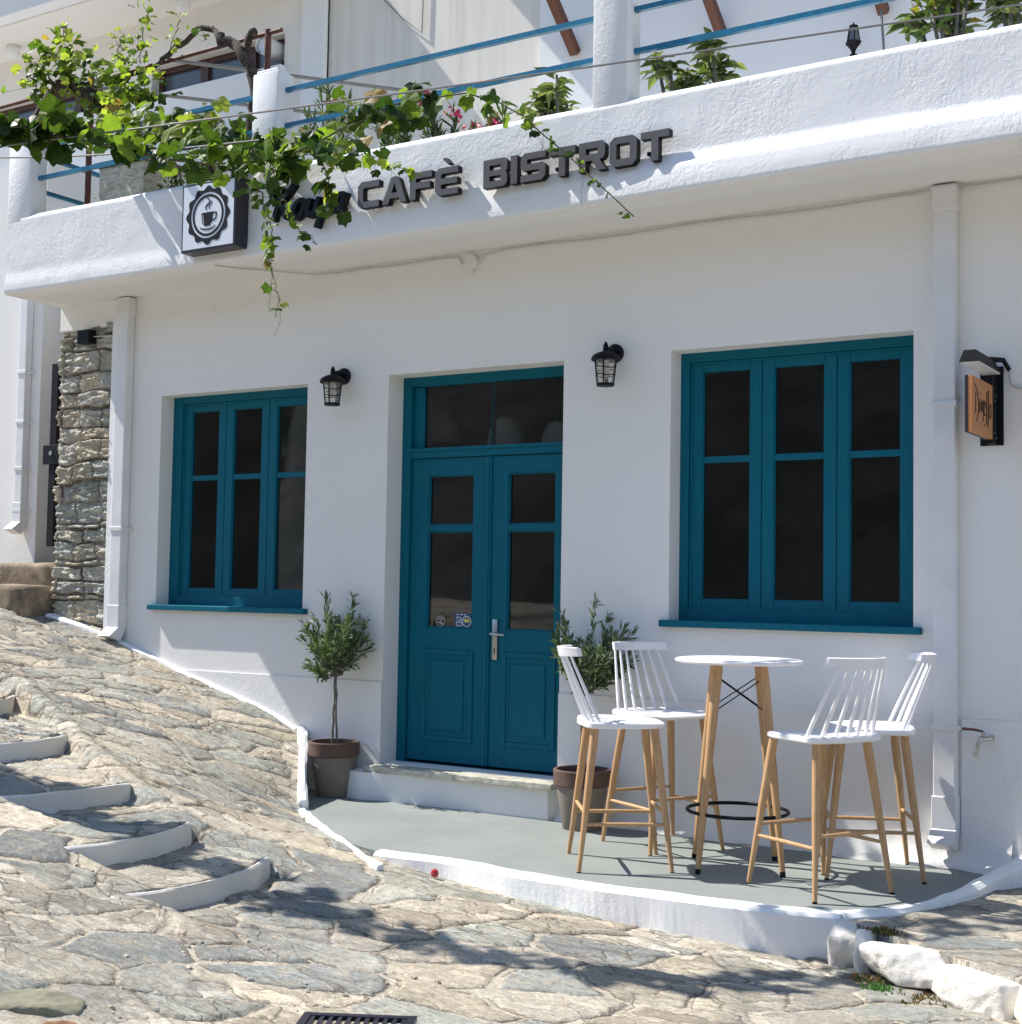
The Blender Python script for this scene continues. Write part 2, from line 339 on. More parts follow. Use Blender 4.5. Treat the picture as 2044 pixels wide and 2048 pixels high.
# ------------------------------------------------------------------ street height field
CP = np.array([(-10.5, -.6, 1.40), (-10.3, -1.6, 1.2), (-9.6, -.25, 1.24), (-9.2, 0, 1.16), (-8.49, 0, 1.0), (-7.71, 0, .765), (-7.13, 0, .61), (-6.74, 0, .49), (-6.54, 0, .41), (-6.32, -.24, .32), (-6.14, -.46, .22), (-5.99, -.62, .12), (-5.89, -.74, .045),
 (-5.34, -1.17, .0), (-4.97, -1.43, .0), (-4.6, -1.68, -.01), (-4.24, -1.62, -.075), (-3.72, -1.65, -.107), (-3.28, -1.66, -.136), (-2.77, -1.62, -.16), (-2.13, -1.65, -.19), (-1.6, -2.0, -.15), (-1.2, -2.3, -.14),
 (-4.8, -2.7, .08), (-5.2, -2.7, .21), (-5.85, -2.5, .35), (-6.8, -2.1, .5), (-7.5, -1.8, .67), (-4.2, -2.7, -.03), (-8.6, -1.3, .92), (-5.2, -2.0, .12), (-6.3, -1.5, .34), (-7.3, -1.0, .6),
 (-3.3, -3.2, -.11), (-2.5, -3, -.17), (-1.2, -3.2, -.2), (-4.2, -4.0, .02), (-3, -4.8, -.1), (-6, -4, .32), (-8, -3.6, .75), (-5, -3.5, .16), (-.8, -5, -.2), (-3.9, -2.2, -.04)])
def tps(r2): return np.where(r2 > 0, .5*r2*np.log(np.maximum(r2, 1e-12)), 0)
_n = len(CP); _K = tps(((CP[:, None, :2]-CP[None, :, :2])**2).sum(-1))+np.eye(_n)*.004; _Pm = np.c_[np.ones(_n), CP[:, :2]]
_A = np.zeros((_n+3, _n+3)); _A[:_n, :_n] = _K; _A[:_n, _n:] = _Pm; _A[_n:, :_n] = _Pm.T; _w = np.linalg.solve(_A, np.r_[CP[:, 2], 0, 0, 0])
def base_z(x, y):
    x = np.clip(np.asarray(x, float), -10.6, -.8); y = np.clip(np.asarray(y, float), -5.2, .3); z = _w[_n]+_w[_n+1]*x+_w[_n+2]*y
    for i in range(_n): z = z+_w[i]*tps((x-CP[i, 0])**2+(y-CP[i, 1])**2)
    return z
STEPS = [[(-4.70, -3.33), (-4.64, -3.22), (-4.605, -3.0), (-4.60, -2.8), (-4.66, -2.54), (-4.77, -2.31)],
 [(-5.17, -3.24), (-5.12, -3.14), (-5.085, -2.95), (-5.08, -2.79), (-5.12, -2.61), (-5.21, -2.42)],
 [(-5.93, -3.02), (-5.87, -2.88), (-5.83, -2.65), (-5.80, -2.46), (-5.81, -2.27)],
 [(-6.82, -2.66), (-6.76, -2.52), (-6.72, -2.3), (-6.73, -2.1), (-6.84, -1.84)],
 [(-7.5, -2.18), (-7.47, -1.95), (-7.52, -1.75), (-7.77, -1.49)]]
def sm(a, b, x): t = np.clip((x-a)/(b-a), 0, 1); return t*t*(3-2*t)
ZB = (-.02, .12, .25, .40, .57); ZT = tuple(z+.105 for z in ZB)
def street_z(x, y, fine=True):
    x = np.asarray(x, float); y = np.asarray(y, float); z = base_z(x, y); res = z
    F = []
    for st in STEPS:
        P = np.array(st); o = np.argsort(P[:, 1]); F.append((np.interp(y, P[o, 1], P[o, 0]), P[:, 1].min(), P[:, 1].max()))
    n = len(STEPS)
    for k in range(-1, n):
        if k == -1: x1 = F[0][0]; x0 = x1+.55; zb1, zt0 = ZB[0], None; ya, yb = F[0][1], F[0][2]
        else:
            x0 = F[k][0]; x1 = F[k+1][0] if k < n-1 else x0-.6; ya, yb = F[k][1], F[k][2]
        t = np.clip((x0-x)/np.maximum(x0-x1, .05), 0, 1); inx = (x <= x0) & (x > x1)
        if 0 <= k < n-1: ya = ya+(F[k+1][1]-ya)*t; yb = yb+(F[k+1][2]-yb)*t
        rise = lambda q: ZB[q]+.105*(1-sm(F[q][1]+.0, F[q][1]+.16, y))
        zz = (z*(1-t)+rise(0)*t) if k == -1 else (ZT[k]*(1-t)+rise(k+1)*t) if k < n-1 else (ZT[k]*(1-t)+z*t)
        w = sm(ya-.40, ya-.03, y)*(1-sm(yb-.01, yb+.05, y)); res = np.where(inx, z*(1-w)+zz*w, res)
    yr = np.interp(x, [-7.77, -6.84, -5.81, -5.21, -4.77], [-1.49, -1.84, -2.27, -2.42, -2.31])+.11
    return res+.034*np.exp(-((y-yr)/.06)**2)*sm(-4.7, -4.95, x)*sm(-8.6, -8.2, x)
TERR = [(-6.60, .06), (-6.54, 0.0), (-6.32, -.24), (-6.14, -.46), (-5.99, -.62), (-5.86, -.76), (-5.34, -1.17), (-4.97, -1.43), (-4.68, -1.50), (-4.24, -1.46), (-3.72, -1.54), (-3.28, -1.56), (-2.77, -1.53), (-2.38, -1.50), (-2.13, -1.42), (-1.95, -1.20), (-1.83, -.9), (-1.78, -.6), (-1.70, -.3), (-1.60, .06)]
def inside(px, py, poly):
    r = np.zeros(px.shape, bool); n = len(poly)
    for i in range(n):
        x1, y1 = poly[i]; x2, y2 = poly[(i+1) % n]; c = ((y1 > py) != (y2 > py)) & (px < (x2-x1)*(py-y1)/((y2-y1) if abs(y2-y1) > 1e-9 else 1e-9)+x1); r ^= c
    return r
RPATH = [(-2.13, -1.42), (-1.95, -1.20), (-1.83, -.9), (-1.78, -.6), (-1.60, .06), (3, .06), (60, .06), (60, -9), (3., -5.2), (-.5, -2.45), (-1.24, -2.0), (-1.5, -1.84), (-1.80, -1.66), (-2.0, -1.55)]
def make_street():
    ax = np.concatenate([np.arange(-60, -10.2, 1.5), np.arange(-10.2, -.9, .0118), np.arange(-.9, 2, .15), np.arange(2, 60, 2.)])
    ay = np.concatenate([np.arange(-60, -8, 2.), np.arange(-8, -4.9, .15), np.arange(-4.9, .06, .0118), [.3, .6, 1., 2., 8., 40.]])
    X, Y = np.meshgrid(ax, ay)
    Z = street_z(X, Y)
    wx = X+.30*(fbm(X*1.9, Y*1.9, 3, 3)-.45)+.05*fbm(X*8, Y*8, 3, 5); wy = Y+.30*(fbm(X*1.9+9, Y*1.9, 3, 4)-.45)+.05*fbm(X*8+3, Y*8, 3, 6)
    zone = sm(-3.0, -1.9, Y+.20*X-(-.9)+0)  # near-wall band: long thin slabs
    up = sm(-5.2, -6.2, X)
    ang = .45; cu = (wx*math.cos(ang)+wy*math.sin(ang)); cv = (-wx*math.sin(ang)+wy*math.cos(ang))
    i1, j1, e1, a1, b1 = cells(cu/.44, cv/.27, 1.05, 1); e1 = e1*.30
    a3 = .62; c2u = wx*math.cos(a3)+wy*math.sin(a3); c2v = -wx*math.sin(a3)+wy*math.cos(a3); i2, j2, e2, a2, b2 = cells(c2u/.46, c2v/.17, 1.05, 5); e2 = e2*.21
    pat = fbm(X*.8+3, Y*.8, 3, 12); use2 = (pat+.16*up*sm(-2.6, -1.6, Y) > .52)
    I = np.where(use2, i2+500, i1); J = np.where(use2, j2, j1); E = np.where(use2, e2, e1); A = np.where(use2, a2*.46, a1*.44); B = np.where(use2, b2*.17, b1*.27)
    h1, h2, h3 = hash2(I, J, 21), hash2(I, J, 22), hash2(I, J, 23)
    jw = .003+.016*h1*h1+.05*(fbm(X*1.7, Y*1.7, 3, 31)-.3).clip(0)*(h2 > .45)
    pebble = sm(.50, .60, fbm(X*.9+7, Y*.9+2, 3, 41))*sm(-2.2, -3.0, Y)*sm(-3.2, -4.2, X)
    E = E-jw-pebble*.05*(h3 > .25)
    lift = sm(0, .009, E)
    hs = lift*(.004+.008*h2+A*(h1-.5)*.035+B*(h3-.5)*.05)
    pr = fbm(X*2.+5, Y*2., 2, 61)
    rough = (fbm(X*11, Y*19, 4, 51)-.47)*(.014+.016*(pr-.45))+(fbm(X*34, Y*34, 3, 55)-.47)*(.009+.024*pebble)
    led = fbm(X*3.2+.7*Y, Y*8.5-1.4*X, 3, 77)*6; led = led-np.floor(led); ledge = (1-led)*.011*sm(.0, .08, led)*lift
    Z = Z+hs+rough+ledge*(.3+.5*up)+.012*(fbm(X*1.3, Y*1.3, 3, 81)-.45)
    # pockets
    T = inside(X, Y, TERR); Z = np.where(T, -.35, Z)
    R = inside(X, Y, RPATH) & ~T
    Z = np.where(R, -.012+hs*.5+rough*.6+.10*sm(-1.7, -.6, X)*sm(-.9, .0, Y), Z)
    Z = np.where(Y > .28, -1.5+0*Z, Z); 
    al = (X < -9.15) & (Y > .1); Z = np.where(al, -.2, Z)
    c = 1.16*(PAL*np.array((1.02, 1.0, .965)))[(hash2(I, J, 33)*len(PAL)).astype(int) % len(PAL)]*(.82+.36*hash2(I, J, 34))[..., None]
    darkz = sm(.48, .58, fbm(X*.7+1, Y*.7+5, 3, 91))[..., None]*.55
    c = c*(1-darkz)+np.array((.20, .21, .20))*darkz
    c = c*(1-pebble[..., None]*.4)+np.array((.46, .37, .32))*pebble[..., None]*.4
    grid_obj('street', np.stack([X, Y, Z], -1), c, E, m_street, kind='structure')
make_street()

# terrace floor: painted concrete slab
def terrace():
    b = MB(); pts = TERR; c = (-3.9, -.6)
    # grid clipped by polygon via prism
    b.prism([(x, y) for x, y in pts], lambda u, v, d: (u, v, d+.022*float(sm(-4.3, -5.6, u))), -.4, 0)
    b.build('terrace_floor', m_floor, kind='structure')
terrace()
def strip(path, w0, w1, ztop, zbot, rnd=.012, seg=.04, wob=.006, close=False):
    """kerb along path: ztop(t,x,y), zbot(...) ; offset to the right side of travel by w0..w1"""
    P = [Vector((x, y, 0)) for x, y in path]; out = []; L = [0]
    for i in range(1, len(P)): L.append(L[-1]+(P[i]-P[i-1]).length)
    n = max(2, int(L[-1]/seg)); xs = np.interp(np.linspace(0, L[-1], n+1), L, [p.x for p in P]); ys = np.interp(np.linspace(0, L[-1], n+1), L, [p.y for p in P])
    for _ in range(3): xs[1:-1] = (xs[:-2]+xs[1:-1]*2+xs[2:])/4; ys[1:-1] = (ys[:-2]+ys[1:-1]*2+ys[2:])/4
    b = MB(); m = 8
    for i in range(n+1):
        a = max(i-1, 0); c = min(i+1, n); t = Vector((xs[c]-xs[a], ys[c]-ys[a], 0)).normalized(); nr = Vector((t.y, -t.x, 0)); s = i/n; x, y = xs[i], ys[i]
        zt, zb = ztop(s, x, y), zbot(s, x, y); q = lambda k: wob*(vnoise(np.array(s*L[-1]*9+k*7.), np.array(k*3.1), 7)-.5)*2
        ww0 = w0(s) if callable(w0) else w0; ww1 = w1(s) if callable(w1) else w1
        prof = [(ww0, zb), (ww0+q(1), zt-rnd), (ww0+rnd, zt+q(2)*.5), ((ww0+ww1)/2, zt+q(3)*.5+.002), (ww1-rnd, zt+q(4)*.5), (ww1+q(5), zt-rnd), (ww1+.008+q(6), (zt+zb)/2), (ww1+.02, zb)]
        for o, z in prof: b.v.append((x+nr.x*o, y+nr.y*o, z))
    for i in range(n):
        for j in range(m-1): b.f.append((i*m+j, (i+1)*m+j, (i+1)*m+j+1, i*m+j+1)); b.mi.append(0)
    b.f.append(tuple(range(m))); b.f.append(tuple(n*m+j for j in range(m))); b.mi += [0, 0]
    return b
bz = lambda x, y: float(street_z(np.array(x), np.array(y)))
k = strip(TERR[8:15], -.05, .06, lambda s, x, y: .012, lambda s, x, y: -.34, .018)
k.build('front_kerb', m_kerb, kind='structure')
strip([(-5.86, -.76), (-5.34, -1.17), (-4.97, -1.43), (-4.65, -1.67), (-4.42, -1.82)], -.02, lambda s: .055-.03*s, lambda s, x, y: .035-.02*s, lambda s, x, y: -.2, .012, wob=.012).build('side_kerb', m_kerb, kind='structure')
strip(TERR[1:6], -.035, .025, lambda s, x, y: bz(x-.06, y-.03)+.022, lambda s, x, y: -.3, .014, wob=.01).build('ramp_edge_kerb', m_kerb, kind='structure')
strip([(-2.13, -1.44), (-1.95, -1.20), (-1.83, -.9), (-1.78, -.6), (-1.72, -.3), (-1.62, -.1), (-1.2, -.02), (.5, .02)], -.03, lambda s: .05+.15*min(1, max(0, (s-.30)*4)), lambda s, x, y: .02+.27*float(sm(-1.88, -1.30, x)), lambda s, x, y: -.3, .02, wob=.014).build('right_kerb', m_kerb, kind='structure')
# white line at foot of the wall on the ramp
strip([(-9.15, -.0), (-8.5, -.0), (-7.7, -.0), (-7.1, -.0), (-6.56, -.0)], lambda s: -.02, lambda s: .10-.055*min(1, s*2.2), lambda s, x, y: bz(x, -.02)+.03-.012*s, lambda s, x, y: bz(x, -.02)-.2, .012, wob=.012).build('wall_foot_kerb', m_kerb, kind='structure')
for i, st in enumerate(STEPS):
    lab = ['curved white riser of the lowest step, nearest the bottom of the picture', 'white step riser second from the bottom of the stairway', 'white step riser in the middle of the stairway', 'white step riser fourth from the bottom of the stairway', 'topmost small piece of white step riser at the left edge'][i]
    yy = np.linspace(st[0][1]-.04, st[-1][1], 24); Pp = np.array(st); o = strip([(float(np.interp(q, Pp[:, 1], Pp[:, 0])), float(q)) for q in yy], -.004, .024, lambda s, x, y: ZT[i]+.004, lambda s, x, y: ZB[i]-.2, .007, wob=.006).build('street_step', m_step, label=lab, cat='step', group='whitewashed steps in the sloping street')

# ------------------------------------------------------------------ cafe building
cafe = empty('cafe_building', (-5.4, 0, 0), label='white two level cafe building with teal windows and double door under a balcony', cat='building')
def wall_holes(b, x0, x1, z0, z1, y0, y1, holes):
    xs = sorted({x0, x1, *[h[0] for h in holes], *[h[1] for h in holes]}); zs = sorted({z0, z1, *[h[2] for h in holes], *[h[3] for h in holes]})
    def solid(i, j):
        if i < 0 or j < 0 or i >= len(xs)-1 or j >= len(zs)-1: return False
        cx, cz = (xs[i]+xs[i+1])/2, (zs[j]+zs[j+1])/2; return not any(h[0] < cx < h[1] and h[2] < cz < h[3] for h in holes)
    for i in range(len(xs)-1):
        for j in range(len(zs)-1):
            if not solid(i, j): continue
            a, c, d, e = xs[i], xs[i+1], zs[j], zs[j+1]
            b.quad((a, y0, d), (c, y0, d), (c, y0, e), (a, y0, e)); b.quad((a, y1, d), (a, y1, e), (c, y1, e), (c, y1, d))
            if not solid(i-1, j): b.quad((a, y0, d), (a, y0, e), (a, y1, e), (a, y1, d))
            if not solid(i+1, j): b.quad((c, y0, d), (c, y1, d), (c, y1, e), (c, y0, e))
            if not solid(i, j-1): b.quad((a, y0, d), (a, y1, d), (c, y1, d), (c, y0, d))
            if not solid(i, j+1): b.quad((a, y0, e), (c, y0, e), (c, y1, e), (a, y1, e))
    return b
WL = (-8.02, -6.555, 1.27, 2.875); DR = (-5.83, -4.44, .245, 2.89); WR = (-3.69, -2.22, 1.265, 2.895)
HO = [WL, DR, WR]
wall_holes(MB(), -8.56, 6., -.4, 3.70, 0, .32, HO).build('wall', m_wall, cafe)
b = MB()
for a, c in ((-8.30, -5.83), (-4.44, -2.10), (-1.96, 6.)): b.box(a, c, -.011, -.0005, -.4, .79)
b.build('plinth', m_base, cafe)
# flare at the wall foot
b = MB()
def flare(x0, x1, h, d, n=40):
    k = len(b.v)
    for i in range(n+1):
        x = x0+(x1-x0)*i/n; w = 1+.3*math.sin(x*7)+.2*math.sin(x*17+1)
        for y, z in ((-.0112, h*w), (-.022, h*w*.6), (-.022-d*.4, h*.22), (-.022-d*w, .004), (-.022-d*w, -.1)): b.v.append((x, y, z))
    for i in range(n):
        for j in range(4): b.f.append((k+i*5+j, k+i*5+5+j, k+i*5+6+j, k+i*5+1+j)); b.mi.append(0)
flare(-6.5, -5.93, .20, .05); b.build('wall_foot', m_base, cafe, smooth='all')
b = MB(); flare(-4.42, -1.7, .17, .06, 90); b.build('wall_foot', m_base, cafe, smooth='all')
# entrance step and threshold
b = MB(); b.prism([(-6.02, 0), (-5.99, -.16), (-5.85, -.19), (-5.7, -.135), (-5.0, -.11), (-4.45, -.105), (-4.39, 0)], lambda u, v, d: (u, v, d), -.2, .2)
k = len(b.v)
b.build('entrance_step', m_wall, cafe, smooth=True)
b = MB(); b.box(-5.86, -4.40, -.15, .30, .203, .243, .005); b.build('threshold', m_marble, cafe)
# stone end of the facade
def rubble():
    ax = np.arange(-9.17, -8.53, .0065); az = np.arange(.85, 3.50, .0065); X, Z = np.meshgrid(ax, az)
    wx = X+.07*(fbm(X*5, Z*5, 3, 2)-.45); wz = Z+.11*(fbm(X*3.2+4, Z*4, 3, 3)-.45)
    # courses of varying height
    rows = np.array([.85]+list(.85+np.cumsum(RNG.choice([.15, .045, .11, .18, .05, .12, .16], 60)))); r = np.clip(np.searchsorted(rows, wz)-1, 0, len(rows)-2)
    h = rows[r+1]-rows[r]; vv = (wz-rows[r])/h; wd = np.where(h > .12, .34, np.where(h < .07, .17, .24))*(.7+.6*hash2(r*1., 0*r, 3)); u = wx/wd+hash2(r*1., 0*r, 5)*3; ui = np.floor(u); fu = u-ui; cut = (hash2(ui, r*1., 8)-.5)*.35
    eu = np.minimum(fu, 1-fu)*wd; ev = np.minimum(vv, 1-vv)*h; E = np.minimum(eu, ev); cr = .022; dx = np.maximum(cr-eu, 0); dy = np.maximum(cr-ev, 0); E = np.where((dx > 0) & (dy > 0), cr-np.sqrt(dx**2+dy**2), E)
    hh = hash2(ui, r*1., 12); E = E-.004-.006*hh
    bul = sm(-.002, .009, E)*(.012+.034*hh)+(fbm(X*12, Z*38, 5, 15)-.47)*.062*sm(0, .008, E)+(fbm(X*50, Z*70, 2, 16)-.47)*.014
    P = np.stack([X, .0-bul, Z], -1); P[0, :, 1] = .2; P[-1, :, 1] = .2; P[:, 0, 1] = .3; P[:, -1, 1] = .1
    pal = np.array([(.40, .38, .31), (.37, .37, .33), (.45, .41, .31), (.31, .32, .29), (.46, .40, .31), (.42, .40, .35), (.34, .35, .31)])
    c = 1.25*pal[(hash2(ui, r*1., 17)*7).astype(int) % 7]*(.8+.4*hash2(ui, r*1., 18))[..., None]
    grid_obj('stone_pier', P, c, E, m_rub, cafe)
rubble()
MB().box(-9.15, -8.55, .02, .32, -.3, 3.7).build('pier_core', m_conc, cafe)
MB().box(-9.18, -8.5, -.03, .3, 3.46, 3.68, .01).build('pier_cap', m_wall, cafe)
# balcony: slab, parapet with relief, pillars
PY = -.57
MB().box(-9.14, 6., -.42, 2.2, 3.672, 3.86).build('balcony_slab', m_soff, cafe)
def parapet():
    ax = np.concatenate([np.arange(-9.18, -1.0, .03), np.arange(-1., 6.1, .3)]); prof = []
    t = np.linspace(0, 1, 34); X, Tt = np.meshgrid(ax, t)
    z0, z1 = 3.668, 4.275
    Z = z0+(z1-z0)*Tt; b = sm(-5.5, -2.0, X)
    edge = .52+.03*np.sin(X*2.3)+.02*np.sin(X*5.1)
    bul = .075*b*(1-sm(.24, .24+.16, Tt+.03*(fbm(X*1.5, Tt*2, 2, 3)-.5)))+.012*(1-sm(.1, .3, Tt))
    Y = PY-bul+.010*(fbm(X*1.2, Z*2, 3, 5)-.45)+.006*(fbm(X*5, Z*6, 3, 6)-.45)
    Y = Y+.02*sm(.97, 1., Tt)+.012*(1-sm(0, .03, Tt))
    Z = Z+.012*(fbm(X*.8, Tt*0, 2, 7)-.45)*Tt
    front = np.stack([X, Y, Z], -1)
    top = front[-1:].copy(); rows = [front]
    for dy, dz in ((.012, .005), (.06, .008), (.13, .004), (.15, -.02), (.155, -.42)):
        r = front[-1:].copy(); r[..., 1] = PY+dy+.01; r[..., 2] += dz; rows.append(r)
    P = np.concatenate(rows, 0); r = front[:1].copy(); r[..., 1] = PY+.165; r[..., 2] = z0+.001; P = np.concatenate([r, P], 0)
    return grid_obj('parapet', P, None, None, m_par, cafe)
parapet()
b = MB(); b.box(-9.185, -9.03, PY+.005, .35, 3.667, 4.272, .008); b.build('parapet_return', m_par, cafe)
def pillar(x0, x1, z1, y1=-.395):
    b = MB(); b.box(x0, x1, PY+.002, y1, 4.22, z1, .018); b.build('pillar', m_par, cafe, smooth=True)
pillar(-9.20, -8.94, 4.93); pillar(-6.635, -6.40, 4.96); pillar(-3.95, -3.715, 6.3); pillar(1.2, 1.44, 6.3)
b = MB(); b.box(-6.615, -6.42, PY+.02, -.42, 4.955, 4.985, .012); b.build('pillar_cap', m_par, cafe)
def rail(p, q, h=.030, d=.03):
    b = MB(); p, q = Vector(p), Vector(q); t = (q-p).normalized(); n = Vector((-t.y, t.x, 0))*d/2; u = Vector((0, 0, h/2))
    b.add([a+s*n+w*u for a in (p, q) for s in (-1, 1) for w in (-1, 1)], [(0, 1, 3, 2), (4, 6, 7, 5), (0, 4, 5, 1), (2, 3, 7, 6), (1, 5, 7, 3), (0, 2, 6, 4)])
    b.build('rail', m_rail, cafe)
for a, c in ((-8.96, -6.62), (-6.43, -3.93), (-3.74, 1.22)):
    rail((a, -.475, 4.835), (c, -.475, 4.835)); rail((a, -.475, 4.585), (c, -.475, 4.585))
rail((-9.04, -.40, 4.80), (-9.04, 2.0, 4.80)); rail((-9.04, -.40, 4.52), (-9.04, 2.0, 4.52))
rail((1.42, -.475, 4.835), (6, -.475, 4.835))
# drainpipes
def drain(x, z0, z1, w=.125, d=.075, rings=(), foot=True, parent=cafe, mat=m_pvc, y=0.):
    b = MB(); b.box(x, x+w, y-d, y-.002, z0, z1, .008)
    b.box(x-.006, x+w+.006, y-d-.006, y-.001, z1-.14, z1, .006)
    for r in rings: b.box(x-.008, x+w+.008, y-d-.008, y-.001, r-.016, r+.016, .004); b.box(x+w+.008, x+w+.05, y-.012, y-.001, r-.012, r+.012)
    if foot:
        b.box(x-.006, x+w+.006, y-d-.006, y-.001, z0-.01, z0+.16, .005)
        b.add([(x-.006, y-.002, z0-.01), (x+w+.006, y-.002, z0-.01), (x+w+.006, y-d-.006, z0-.01), (x-.006, y-d-.006, z0-.01), (x-.006, y-.06, z0-.12), (x+w+.006, y-.06, z0-.12), (x+w+.006, y-d-.09, z0-.075), (x-.006, y-d-.09, z0-.075)],
              [(0, 1, 2, 3), (4, 7, 6, 5), (0, 4, 5, 1), (1, 5, 6, 2), (2, 6, 7, 3), (3, 7, 4, 0)])
    return b.build('drainpipe', mat, parent)
drain(-8.455, 1.10, 3.665, .12, .08, (1.85,)); drain(-2.095, .22, 3.665, .12, .075, (2.47, .74))
MB().box(-8.545, -8.46, -.045, -.001, .95, 3.66, .006).build('corner_strip', m_par, cafe)
# windows
def gpane(x0, x1, z0, z1, y, parent): 
    b = MB(); b.box(x0, x1, y, y+.006, z0, z1); b.build('pane', m_glass, parent)
def frame(b, x0, x1, z0, z1, y0, y1, l, r, bt, t, bev=.004):
    b.box(x0, x0+l, y0, y1, z0, z1, bev); b.box(x1-r, x1, y0, y1, z0, z1, bev); b.box(x0+l-.001, x1-r+.001, y0+.0007, y1, z0, z0+bt, bev); b.box(x0+l-.001, x1-r+.001, y0+.0007, y1, z1-t, z1, bev)
def window(x0, x1, z0, z1, y, fr, cuts, label):
    w = empty('window', (0, 0, 0)); w.parent = cafe; w.location = Vector(((x0+x1)/2, y, z0))-origin(cafe); w['label'] = label
    b = MB(); frame(b, x0-.003, x1+.003, z0-.003, z1+.003, y, y+.09, fr, .045, .075, .06); b.build('frame', m_blue, w)
    b = MB(); frame(b, x0+fr-.001, x1-.044, z0+.07, z1-.058, y+.014, y+.07, .014, .014, .014, .014); b.build('inner_frame', m_blue, w)
    for a, c in zip(cuts[:-1], cuts[1:]):
        b = MB(); g = .0015; s = .075; zz0, zz1 = z0+.078, z1-.064
        frame(b, a+g, c-g, zz0, zz1, y+.024, y+.065, s, s, .05, .052, .006); b.box(a+s-.002, c-s+.002, y+.030, y+.058, z0+.955, z0+.995, .004)
        frame(b, a+g+s-.004, c-g-s+.004, zz0+.046, zz1-.048, y+.034, y+.05, .010, .010, .010, .010, .002)
        b.build('sash', m_blue, w); gpane(a+s, c-s, zz0+.045, zz1-.05, y+.044, w)
    b = MB(); b.box(x0-.045, x1+.05, -.05, y+.03, z0-.038, z0+.002, .006); b.build('sill', m_blue, w)
    return w
window(*WL, .13, .10, (-7.92, -7.485, -7.05, -6.60), 'left window beside the stone pier')
window(*WR, .14, .06, (-3.63, -3.17, -2.71, -2.265), 'right window above the bar stools')
# door
d = empty('door'); d.parent = cafe; d.location = Vector((-5.13, .17, .25))-origin(cafe)
x0, x1, z0, z1 = DR; y = .17
b = MB(); frame(b, x0-.003, x1+.003, z0-.01, z1+.003, y, y+.10, .072, .055, .012, .068)
b.box(x0+.07, x1-.054, y+.004, y+.09, 2.325, 2.395, .005); b.box(x0+.07, x1-.054, y-.006, y+.02, 2.372, 2.394, .004); b.build('frame', m_blue, d)
b = MB(); b.box(-5.132, -5.108, y+.055, y+.085, 2.395, 2.82, .004); b.build('transom_bar', m_blue, d); b = MB(); b.box(-5.755, -5.67, y+.035, y+.075, 2.396, 2.822, .004); b.build('transom_bar', m_blue, d); gpane(-5.757, -4.497, 2.397, 2.82, y+.05, d)
def leaf(a, c, g0, g1):
    b = MB(); Y = y+.024
    b.box(a, g0, Y, Y+.045, .262, 2.322, .003); b.box(g1, c, Y, Y+.045, .262, 2.322, .003)
    for p, q in ((.262, 1.165), (1.822, 1.862), (2.205, 2.322)): b.box(g0-.001, g1+.001, Y+.0006, Y+.045, p, q, .003)
    for p, q in ((1.165, 1.822), (1.862, 2.205)): frame(b, g0-.002, g1+.002, p-.002, q+.002, Y+.008, Y+.03, .012, .012, .012, .012, .003)
    # moulded panel
    A, C_, P, Q = g0-.025, g1+.02, .40, 1.02
    frame(b, A, C_, P, Q, Y-.012, Y+.01, .035, .035, .035, .035, .007); frame(b, A+.034, C_-.034, P+.034, Q-.034, Y-.004, Y+.01, .02, .02, .02, .02, .004)
    b.box(A+.075, C_-.075, Y-.009, Y+.01, P+.075, Q-.075, .008)
    return b.build('leaf', m_blue, d), gpane(g0, g1, 1.166, 2.204, Y+.022, d)
leaf(-5.757, -5.142, -5.615, -5.24); leaf(-5.092, -4.497, -4.965, -4.60)
b = MB(); b.box(-5.145, -5.090, y+.010, y+.05, .262, 2.322, .006); b.box(-5.13, -5.105, y+.003, y+.02, .27, 2.315, .004); b.build('astragal', m_blue, d)
b = MB(); b.box(-5.066, -5.024, y+.008, y+.025, .965, 1.235, .006); b.tube([(-5.045, y+.01, 1.137), (-5.045, y-.045, 1.137), (-5.03, y-.052, 1.137), (-4.93, y-.05, 1.135)], [.010, .010, .010, .009], 10); b.lathe([(.017, 0), (.017, -.012)], (-5.045, y+.009, 1.137), 16, 0, 'y'); b.build('handle', m_steel, d, smooth=True)
MB().box(-5.047, -5.043, y+.003, y+.009, 1.005, 1.045).build('keyhole', m_black, d)

# ------------------------------------------------------------------ door stickers
def PXZ(x, z, s, y): return lambda u, v, dd: (x+u*s, y-dd, z+v*s)
def circle(r, n=28, cx=0, cy=0): return [(cx+r*math.cos(2*math.pi*i/n), cy+r*math.sin(2*math.pi*i/n)) for i in range(n)]
def ring(b, fn, r0, r1, d0, d1, n=36, mi=0, f0=None):
    k = len(b.v); F = (lambda a, r: r) if f0 is None else f0
    for i in range(n):
        a = 2*math.pi*i/n
        for r, dd in ((r0, d0), (r1, d0), (F(a, r1) if f0 else r1, d1), (r0, d1)): 
            rr = F(a, r) if (f0 and r == r1) else r; b.v.append(fn(rr*math.cos(a), rr*math.sin(a), dd))
    for i in range(n):
        j = (i+1) % n
        for q in range(4): b.f.append((k+i*4+q, k+j*4+q, k+j*4+(q+1) % 4, k+i*4+(q+1) % 4)); b.mi.append(mi)
